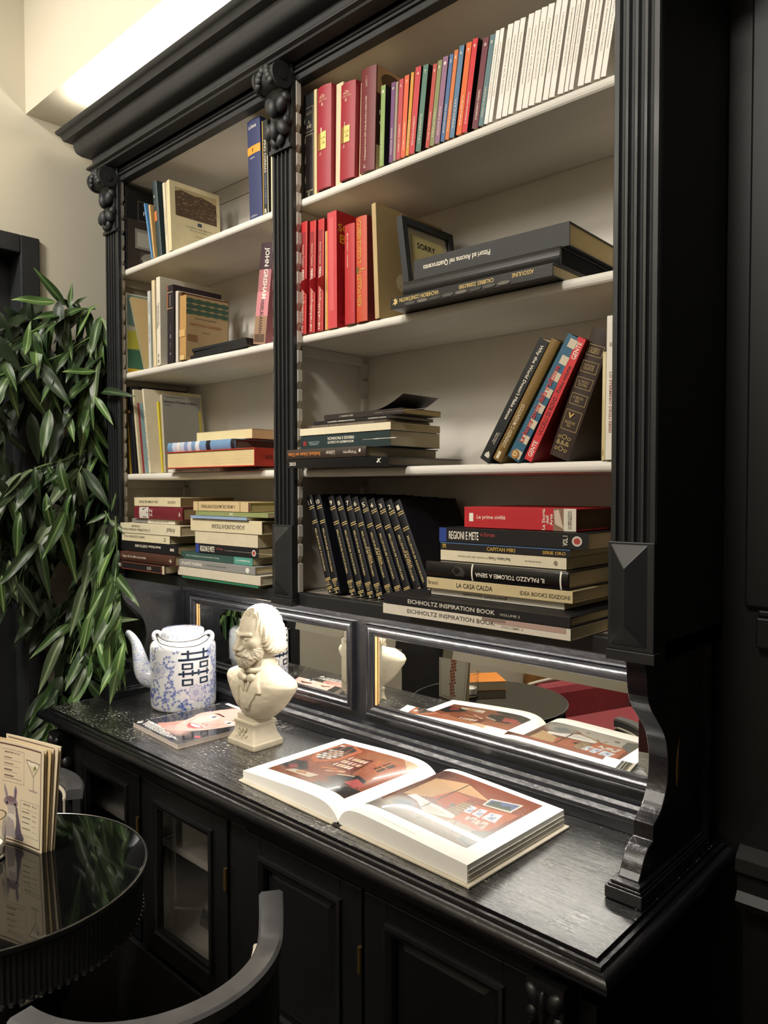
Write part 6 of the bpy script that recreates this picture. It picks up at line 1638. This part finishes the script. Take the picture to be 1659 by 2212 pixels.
# single leaves that stand out in front
solo = [((145, 645), (82, 580), -0.90, .020, 1), ((158, 655), (156, 588), -0.89, .0, 1), ((125, 640), (28, 652), -0.90, .0, 2), ((150, 660), (75, 690), -0.88, .0, 1), ((165, 640), (195, 612), -0.90, .0, 1), ((60, 770), (75, 700), -0.86, .02, 2),
        ((215, 790), (140, 800), -0.85, .02, 2), ((230, 840), (285, 842), -0.80, .0, 0), ((215, 850), (255, 910), -0.80, .02, 2), ((205, 860), (207, 918), -0.82, .02, 1), ((150, 885), (165, 950), -0.86, .02, 2), ((110, 880), (95, 985), -0.86, .02, 1),
        ((100, 1060), (110, 1180), -0.86, .02, 1), ((45, 1100), (30, 1200), -0.86, .02, 1), ((165, 1090), (140, 1170), -0.84, .02, 1), ((235, 1265), (190, 1320), -0.80, .04, 2), ((238, 1270), (215, 1390), -0.80, .03, 3), ((245, 1250), (268, 1335), -0.79, .04, 2), ((250, 1230), (292, 1272), -0.79, .03, 1),
        ((225, 1360), (268, 1400), -0.80, .02, 2), ((215, 1385), (252, 1475), -0.80, .03, 2), ((200, 1320), (170, 1420), -0.84, .02, 2), ((135, 1370), (70, 1480), -0.86, .02, 3), ((145, 1350), (65, 1395), -0.87, .02, 1), ((185, 1440), (150, 1510), -0.83, .02, 3), ((20, 1200), (35, 1290), -0.87, .02, 3), ((5, 1230), (0, 1315), -0.87, .0, 2),
        ((115, 1560), (45, 1597), -0.88, .02, 3), ((95, 1600), (60, 1640), -0.88, .02, 2), ((258, 1330), (292, 1318), -0.80, .0, 3), ((262, 1335), (280, 1392), -0.80, .0, 2), ((250, 1100), (258, 1062), -0.82, .0, 1), ((240, 1105), (192, 1128), -0.82, .02, 1), ((245, 1120), (278, 1140), -0.80, .02, 3)]
for (u0, v0), (u1, v1), xp, dx, kind in solo:
    p = place(u0, v0, xp); q = place(u1, v1, xp + dx)
    put_leaf(p, q - p, (0.78, -0.6, 0.3), (q - p).length, kind)
st = [[(230, 1180), (240, 1260), (236, 1330), (252, 1400)], [(235, 1100), (262, 1150), (245, 1200), (260, 1250)], [(228, 1190), (205, 1290), (180, 1370), (150, 1430)]]
for q in st:
    obj('stem', MB().tube([c - PO for c in catmull([place(u, v, -0.82) for u, v in q], 6)], 0.0016, 6), STEM, PLANT, smooth=True)

# the mass of small leaves deeper in the foliage
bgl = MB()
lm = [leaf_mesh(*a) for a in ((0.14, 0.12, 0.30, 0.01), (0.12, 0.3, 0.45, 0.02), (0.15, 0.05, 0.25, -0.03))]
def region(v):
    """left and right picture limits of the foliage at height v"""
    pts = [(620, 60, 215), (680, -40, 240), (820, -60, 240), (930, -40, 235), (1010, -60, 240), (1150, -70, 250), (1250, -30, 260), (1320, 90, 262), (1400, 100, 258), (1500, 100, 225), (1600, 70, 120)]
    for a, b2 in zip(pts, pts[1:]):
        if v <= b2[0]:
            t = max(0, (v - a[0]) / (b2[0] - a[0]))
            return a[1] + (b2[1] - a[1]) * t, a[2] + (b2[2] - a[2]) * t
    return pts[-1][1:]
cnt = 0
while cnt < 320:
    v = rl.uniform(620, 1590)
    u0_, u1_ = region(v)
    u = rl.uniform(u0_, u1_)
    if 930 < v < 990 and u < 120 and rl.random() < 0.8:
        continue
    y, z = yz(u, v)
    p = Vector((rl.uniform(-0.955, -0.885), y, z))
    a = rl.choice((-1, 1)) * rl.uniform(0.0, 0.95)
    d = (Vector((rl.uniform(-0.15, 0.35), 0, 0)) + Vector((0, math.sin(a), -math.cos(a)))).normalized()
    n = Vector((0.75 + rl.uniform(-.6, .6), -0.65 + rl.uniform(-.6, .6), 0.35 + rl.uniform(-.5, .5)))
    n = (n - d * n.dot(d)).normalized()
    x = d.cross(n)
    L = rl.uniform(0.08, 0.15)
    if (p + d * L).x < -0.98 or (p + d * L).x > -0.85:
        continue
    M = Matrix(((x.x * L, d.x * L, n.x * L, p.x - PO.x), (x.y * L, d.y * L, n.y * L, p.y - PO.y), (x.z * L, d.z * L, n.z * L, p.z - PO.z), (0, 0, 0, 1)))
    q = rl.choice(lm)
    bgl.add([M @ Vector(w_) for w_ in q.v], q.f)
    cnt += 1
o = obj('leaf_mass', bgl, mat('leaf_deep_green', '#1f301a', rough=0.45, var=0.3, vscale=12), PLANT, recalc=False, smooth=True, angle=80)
o['kind'] = 'stuff'
# ================================================================== cafe table with menus, candle glass and orange book
TZ = 0.825
TCX, TCY, TR = -0.163, -0.566, 0.252
TB = thing('cafe_table', 'round black cafe table with glass top and thin metal rim beside the sideboard', 'table', (TCX, TCY, FLOOR))
TG = mat('black_glass', '#08090a', rough=0.03, var=0.0, coat=0.3)
z0 = TZ - FLOOR
obj('table_top', MB().lathe([(0.0, z0 - 0.012), (TR - 0.002, z0 - 0.012), (TR - 0.002, z0 - 0.001), (TR - 0.004, z0), (0.0, z0)], n=96, caps=False), TG, TB)
RIM = mat('polished_metal_rim', '#b5b0a8', rough=0.25, metal=1.0)
obj('rim', MB().lathe([(TR - 0.002, z0 - 0.010), (TR + 0.0010, z0 - 0.009), (TR + 0.0016, z0 - 0.004), (TR + 0.0012, z0 - 0.0005), (TR - 0.001, z0 + 0.0005), (TR - 0.003, z0 + 0.0001)], n=96, caps=False), BLACK, TB, smooth=True)
obj('rim_wire', MB().tube([((TR + 0.0008) * math.cos(R(a)), (TR + 0.0008) * math.sin(R(a)), z0 - 0.0002) for a in range(0, 361, 4)], 0.0009, 6, caps=False), RIM, TB, smooth=True)
ap = MB()
nn = 180
for k in range(nn):
    a0 = 2 * PI * k / nn
    for r_, a in ((TR - 0.010, a0), (TR - 0.0075, a0 + PI / nn)):
        ap.v += [(r_ * math.cos(a), r_ * math.sin(a), z0 - 0.012), (r_ * math.cos(a), r_ * math.sin(a), z0 - 0.092)]
m2 = 2 * nn
ap.f = [(2 * i, 2 * i + 1, 2 * ((i + 1) % m2) + 1, 2 * ((i + 1) % m2)) for i in range(m2)]
obj('fluted_apron', ap, BLACKM, TB, smooth=True)
bd = MB()
for k in range(110):
    a = 2 * PI * k / 110
    bd.ball(((TR - 0.008) * math.cos(a), (TR - 0.008) * math.sin(a), z0 - 0.092), (0.0058, 0.0058, 0.0045), 6, 4)
o = obj('beaded_edge', bd, mat('dark_beads', '#2a2a2c', rough=0.2, coat=0.6), TB, smooth=True)
o['kind'] = 'stuff'
obj('column', MB().lathe([(0.03, z0 - 0.012), (0.03, 0.06), (0.05, 0.04), (0.17, 0.02), (0.18, 0.0)], n=40), BLACKM, TB, smooth=True)
# menus: three folded cards standing inside one another
PG = mat('cream_menu_card', '#dccdb0', rough=0.55, var=0.03)
MENU = [((-0.1822, -0.4819), 14.9, 0.150, 0.1990, 'front'), ((-0.1810, -0.4735), 14.0, 0.140, 0.1995, 'middle'), ((-0.1790, -0.4650), 12.5, 0.136, 0.2040, 'back')]
def print_front(cv_):
    br = '#5a3d34'
    for a, b2 in (((.05, .03), (.95, .03)), ((.05, .975), (.95, .975)), ((.05, .03), (.05, .975)), ((.95, .03), (.95, .975))):
        cv_.line(a, b2, .006, br)
    g = '#6a5f52'
    for a, b2 in (((.22, .08), (.62, .08)), ((.22, .40), (.62, .40)), ((.62, .08), (.62, .40)), ((.55, .55), (.92, .55)), ((.55, .89), (.92, .89)), ((.55, .55), (.55, .89)), ((.92, .55), (.92, .89))):
        cv_.line(a, b2, .003, '#8d8272')
    for k, t in enumerate((.16, .22, .28, .34)):
        cv_.line((.25, t), (.25 + .14 + .03 * (k % 2), t), .006, g).line((.25, t + .022), (.57 - .04 * (k % 3), t + .022), .0028, '#9a8f7e')
    for k, t in enumerate((.66, .71, .76, .82)):
        cv_.line((.58, t), (.73 + .02 * (k % 2), t), .005, g).line((.78, t + .012), (.87, t + .012), .003, '#9a8f7e')
    cv_.line((.58, .625), (.88, .632), .003, '#9a8f7e')
    # martini glass
    cv_.poly([(.66, .14), (.93, .15), (.80, .295)], '#e6dcc4').poly([(.70, .19), (.89, .195), (.80, .285)], '#cfc4a4')
    cv_.line((.66, .14), (.93, .15), .005, '#6f675c').line((.66, .14), (.80, .295), .005, '#6f675c').line((.93, .15), (.80, .295), .005, '#6f675c').line((.80, .295), (.80, .42), .006, '#8a8272')
    cv_.blob(.80, .43, .09, .012, '#a89a90').blob(.83, .20, .022, .018, '#5f6a3c').line((.78, .25), (.85, .17), .003, '#7a6a4a')
    # donkey
    cv_.poly([(.28, .56), (.25, .48), (.255, .43), (.29, .47), (.33, .56)], '#8f8590').poly([(.42, .56), (.43, .46), (.46, .42), (.49, .47), (.47, .57)], '#8f8590').poly([(.44, .55), (.45, .47), (.46, .445), (.475, .48), (.46, .56)], '#5a5158')
    cv_.blob(.37, .60, .13, .055, '#8d7f86').blob(.37, .57, .09, .03, '#75626a').blob(.30, .615, .022, .018, '#2b2426').blob(.45, .615, .022, .018, '#2b2426')
    cv_.poly([(.30, .63), (.45, .63), (.43, .74), (.33, .74)], '#b5aaa4').blob(.38, .745, .07, .035, '#d6cdbf').poly([(.45, .62), (.49, .64), (.57, .88), (.62, .92), (.60, .96), (.42, .96), (.47, .80)], '#5f5560').poly([(.30, .74), (.42, .78), (.46, .95), (.26, .95)], '#a89c98')
    return cv_
def print_back(cv_):
    for a, b2 in (((.06, .03), (.94, .03)), ((.06, .97), (.94, .97)), ((.06, .03), (.06, .97)), ((.94, .03), (.94, .97))):
        cv_.line(a, b2, .006, '#5a3d34')
    cv_.poly([(.44, .95), (.42, .55), (.36, .30), (.44, .24), (.55, .27), (.56, .42), (.60, .55), (.58, .95)], '#c79a78')
    for k in range(28):
        cv_.blob(.40 + .19 * ((k * 13) % 9) / 9, .28 + .65 * k / 28, .035, .016, ('#8a3a34', '#a8524a', '#6a3a30')[k % 3])
    cv_.line((.42, .24), (.37, .14), .012, '#b07a5a').line((.52, .25), (.57, .14), .012, '#b07a5a')
    return cv_
for k, ((mx_, my_), yw, wd_, ht, nm) in enumerate(MENU):
    t = thing('menu_card', {'front': 'folded cream menu with donkey and martini drawings, foremost on the cafe table', 'middle': 'folded cream menu with red berry print, between the two other menus', 'back': 'folded cream menu standing rearmost of the three, tallest on the cafe table'}[nm], 'menu', (mx_, my_, TZ + 0.0004), R(yw), 'menus on the cafe table')
    lean = 0.012 + 0.008 * k
    def pg(s, tt, side=0.0, off=0.0, w=wd_, h=ht, l=lean, kk=k):
        x = -w + w * s
        return (x + l * tt * 0.9 * s, off + side * s + 0.004 * math.sin(PI * s) * (1 if kk == 0 else 0.3), h * tt)
    for nm2, side in (('front_leaf', 0.0), ('rear_leaf', 0.005)):
        mb = MB()
        mb.v = [pg(i / 10, j / 6, side) for j in range(7) for i in range(11)]
        mb.f = [(j * 11 + i, j * 11 + i + 1, (j + 1) * 11 + i + 1, (j + 1) * 11 + i) for j in range(6) for i in range(10)]
        o = obj(nm2, mb, PG, t)
        o.modifiers.new('thickness', 'SOLIDIFY').thickness = 0.0005
    if k == 0:
        c_ = print_front(Canvas(150, 204, '#d8caae'))
        obj('printed_page', c_.mesh('printed_page', lambda s, tt: pg(s, 1 - tt, 0.0, -0.0009)), vcol_mat('menu_print', 0.5), t)
        for s_, cx_, cz_, L_, H_ in (('MARTINI  € 12', .40, .895, .26, .018), ('MULES   € 12', .74, .42, .26, .018)):
            vs, fs = text_shape(s_, 0.01)
            obj('lettering', MB().add([pg(cx_ + (x - .5) * L_, cz_ + (y - .5) * H_, 0.0, -0.0012) for x, y in vs], fs), mat('print_ink', '#57483c'), t, recalc=False)
    else:
        c_ = Canvas(60, 80, '#d2b988' if k == 1 else '#dccdb0')
        c_.line((.93, .03), (.93, .97), .010, '#5a3d34').line((.05, .03), (.93, .03), .006, '#5a3d34').line((.05, .97), (.93, .97), .006, '#5a3d34')
        for q in range(14 if k == 1 else 6):
            c_.blob(.80 + .07 * ((q * 7) % 5) / 5, (.08 + .012 * q) if k == 1 else .25 + .09 * q, .035, .016, ('#a8343c', '#8a2a34', '#4a3a34')[q % 3] if k == 1 else '#6a5a52')
        obj('printed_page', c_.mesh('printed_page', lambda s, tt: pg(s, 1 - tt, 0.0, -0.0009)), vcol_mat('menu_print', 0.5), t)
    if k == 2:
        c_ = print_back(Canvas(90, 130, '#e2dac8'))
        obj('printed_back', c_.mesh('printed_back', lambda s, tt: pg(1 - s, 1 - tt, 0.005, 0.0009)), vcol_mat('menu_print', 0.5), t)
# candle glass
CG = thing('candle_glass', 'clear glass tumbler with a white candle in front of the menus', 'candle', (-0.240, -0.560, TZ + 0.0004))
obj('tumbler', MB().lathe([(0.0, 0.0), (0.028, 0.0), (0.031, 0.003), (0.0345, 0.078), (0.0335, 0.079), (0.0325, 0.078), (0.0292, 0.010), (0.027, 0.008), (0.0, 0.008)], n=40, caps=False), glass_mat('tumbler_glass'), CG, smooth=True)
obj('wax', MB().lathe([(0.0, 0.0085), (0.026, 0.0085), (0.0275, 0.026), (0.027, 0.028), (0.0, 0.0275)], n=32, caps=False), mat('white_wax', '#e6e0d4', rough=0.5), CG, smooth=True)
obj('wick', MB().tube([(0, 0, 0.027), (0.001, 0, 0.036)], 0.0008, 6), mat('wick', '#2a2522'), CG)
# orange book on the table
BK = thing('orange_book', 'thick book with plain orange cover lying on the cafe table', 'book', (-0.290, -0.680, TZ + 0.0004), R(40))
obj('page_block', MB().box(-0.062, 0.060, -0.083, 0.083, 0.0012, 0.0285), pages_mat('#cfc3a8'), BK)
obj('cover', MB().box(-0.064, 0.062, -0.085, 0.085, 0, 0.0012).box(-0.064, 0.062, -0.085, 0.085, 0.0285, 0.030).box(-0.064, -0.0625, -0.085, 0.085, 0, 0.030), mat('orange_card', '#d9822b', rough=0.4), BK)
# ================================================================== tub chairs
PADM = mat('black_leather', '#141416', rough=0.45, var=0.1, bump=0.15, bscale=40)
PIPE = mat('cream_piping', '#cfc6b4', rough=0.6)
RAILM = mat('chipped_rail_lit_grey', '#555557', rough=0.38, var=0.2, bump=0.2, bscale=30, coat=0.25, chips='#8a7b68', chip_scale=45, chip_cut=0.77)  # chipped black rail, base greyed to stand in for light from above
def tub_chair(label, loc, rot):
    """local frame: the sitter faces -X, the back curves round the +X side"""
    t = thing('tub_chair', label, 'chair', loc, rot, 'black tub chairs around the cafe table')
    RT = 0.822 - FLOOR
    n = 40
    A0, A1 = -78, 60
    def ang(i):
        return R(A0 + (A1 - A0) * i / n)
    sec = [(0.176, -0.024), (0.212, -0.024), (0.214, -0.004), (0.209, 0.0), (0.180, 0.0), (0.176, -0.005)]
    mb = MB()
    rise = lambda i: 0.052 * max(0.0, (i - n * 0.90) / (n * 0.10)) ** 1.6
    for i in range(n + 1):
        for r_, dz in sec:
            mb.v.append((r_ * math.cos(ang(i)), r_ * math.sin(ang(i)), RT + dz + rise(i)))
    m = len(sec)
    mb.f = [(i * m + k, i * m + (k + 1) % m, (i + 1) * m + (k + 1) % m, (i + 1) * m + k) for i in range(n) for k in range(m)] + [tuple(range(m)), tuple(n * m + k for k in range(m))]
    obj('top_rail', mb, RAILM, t, smooth=True, angle=35)
    def shell(r_in, r_out, zb, zt, a0, a1):
        q = MB()
        for i in range(n + 1):
            a = R(a0 + (a1 - a0) * i / n)
            for r_, z in ((r_in, zb), (r_out, zb), (r_out, zt), (r_in, zt)):
                q.v.append((r_ * math.cos(a), r_ * math.sin(a), z))
        q.f = [(i * 4 + k, i * 4 + (k + 1) % 4, (i + 1) * 4 + (k + 1) % 4, (i + 1) * 4 + k) for i in range(n) for k in range(4)] + [(0, 1, 2, 3), (n * 4, n * 4 + 1, n * 4 + 2, n * 4 + 3)]
        return q
    obj('back_shell', shell(0.190, 0.207, 0.30, RT - 0.0242, A0, A1), BLACKM, t, smooth=True, angle=40)
    obj('back_pad', shell(0.166, 0.1885, 0.34, RT - 0.028, A0 + 3, A1 - 3), PADM, t, smooth=True, angle=40)
    pp = [(0.171 * math.cos(R(a)), 0.171 * math.sin(R(a)), RT - 0.024) for a in range(A0 + 4, A1 - 3, 3)]
    pp = [(0.167 * math.cos(R(A0 + 4)), 0.167 * math.sin(R(A0 + 4)), 0.36)] + pp + [(0.167 * math.cos(R(A1 - 4)), 0.167 * math.sin(R(A1 - 4)), 0.36)]
    obj('piping', MB().tube(pp, 0.0042, 8), PIPE, t, smooth=True)
    obj('seat', MB().lathe([(0.0, 0.29), (0.182, 0.29), (0.187, 0.31), (0.185, 0.355), (0.165, 0.372), (0.0, 0.378)], n=48, caps=False), PADM, t, smooth=True)
    obj('seat_piping', MB().tube([(0.183 * math.cos(R(a)), 0.183 * math.sin(R(a)), 0.359) for a in range(0, 361, 6)], 0.004, 8, caps=False), PIPE, t, smooth=True)
    for a in (45, 135, 225, 315):
        x, y = 0.15 * math.cos(R(a)), 0.15 * math.sin(R(a))
        obj('leg', MB().tube([(x, y, 0.29), (x * 1.12, y * 1.12, 0.0)], [0.018, 0.011], 10), BLACK, t, smooth=True)
    return t
tub_chair('black tub chair with worn top rail, nearest the camera at the bottom', (0.200, -0.488, FLOOR - 0.0), R(-4))
tub_chair('black tub chair with cream piping behind the menus at the left edge', (-0.552, -0.462, FLOOR), R(135))
# ================================================================== rest of the room, seen in the mirrors
RED = mat('red_velvet', '#8e1426', rough=0.8, var=0.12, sheen=0.4)
SO = thing('red_armchair', 'red velvet armchair with pale piping, seen in the right mirror', 'armchair', (-0.12, -1.62, FLOOR), R(20))
obj('seat_cushion', MB().box(-0.30, 0.30, -0.25, 0.30, 0.18, 0.42), RED, SO, bevel=0.04)
obj('backrest', MB().box(-0.40, 0.40, -0.42, -0.26, 0.10, 0.62), RED, SO, bevel=0.06)
for sx in (-1, 1):
    obj('arm', MB().box(min(sx * 0.30, sx * 0.42), max(sx * 0.30, sx * 0.42), -0.27, 0.30, 0.10, 0.56), RED, SO, bevel=0.04)
    obj('arm_piping', MB().tube(catmull([(sx * 0.36, 0.305, 0.14), (sx * 0.36, 0.31, 0.50), (sx * 0.36, 0.26, 0.567), (sx * 0.36, -0.25, 0.567)], 6), 0.008, 8), PIPE, SO, smooth=True)
obj('back_piping', MB().tube([(-0.38, -0.255, 0.60), (0.0, -0.25, 0.628), (0.38, -0.255, 0.60)], 0.008, 8), PIPE, SO, smooth=True)
for sx in (-1, 1):
    for yy in (-0.36, 0.24):
        obj('foot', MB().lathe([(0.018, 0.0), (0.028, 0.10)], cx=sx * 0.33, cy=yy, n=12), BLACK, SO)
WC = thing('wooden_cabinet', 'pale wooden cabinet by the far wall, seen in the right mirror', 'cabinet', (-0.90, -2.30, FLOOR))
OAK = mat('pale_oak', '#c08a4a', rough=0.5, var=0.15, vscale=6, stretch=(6, 6, 0.6))
obj('body', MB().box(-0.09, 0.25, -0.22, 0.22, 0.04, 0.46), OAK, WC, bevel=0.004)
obj('door', MB().box(-0.07, 0.23, 0.22, 0.235, 0.06, 0.44), OAK, WC, bevel=0.004)
obj('knob', MB().ball((0.19, 0.245, 0.26), 0.012), RIM, WC)
for sx in (-0.07, 0.22):
    for sy in (-0.19, 0.19):
        obj('foot', MB().box(sx - 0.02, sx + 0.02, sy - 0.02, sy + 0.02, 0, 0.04), BLACK, WC)
for s_ in list(bpy.data.scenes):
    if s_.name == 'lettering_tmp':
        bpy.data.scenes.remove(s_)
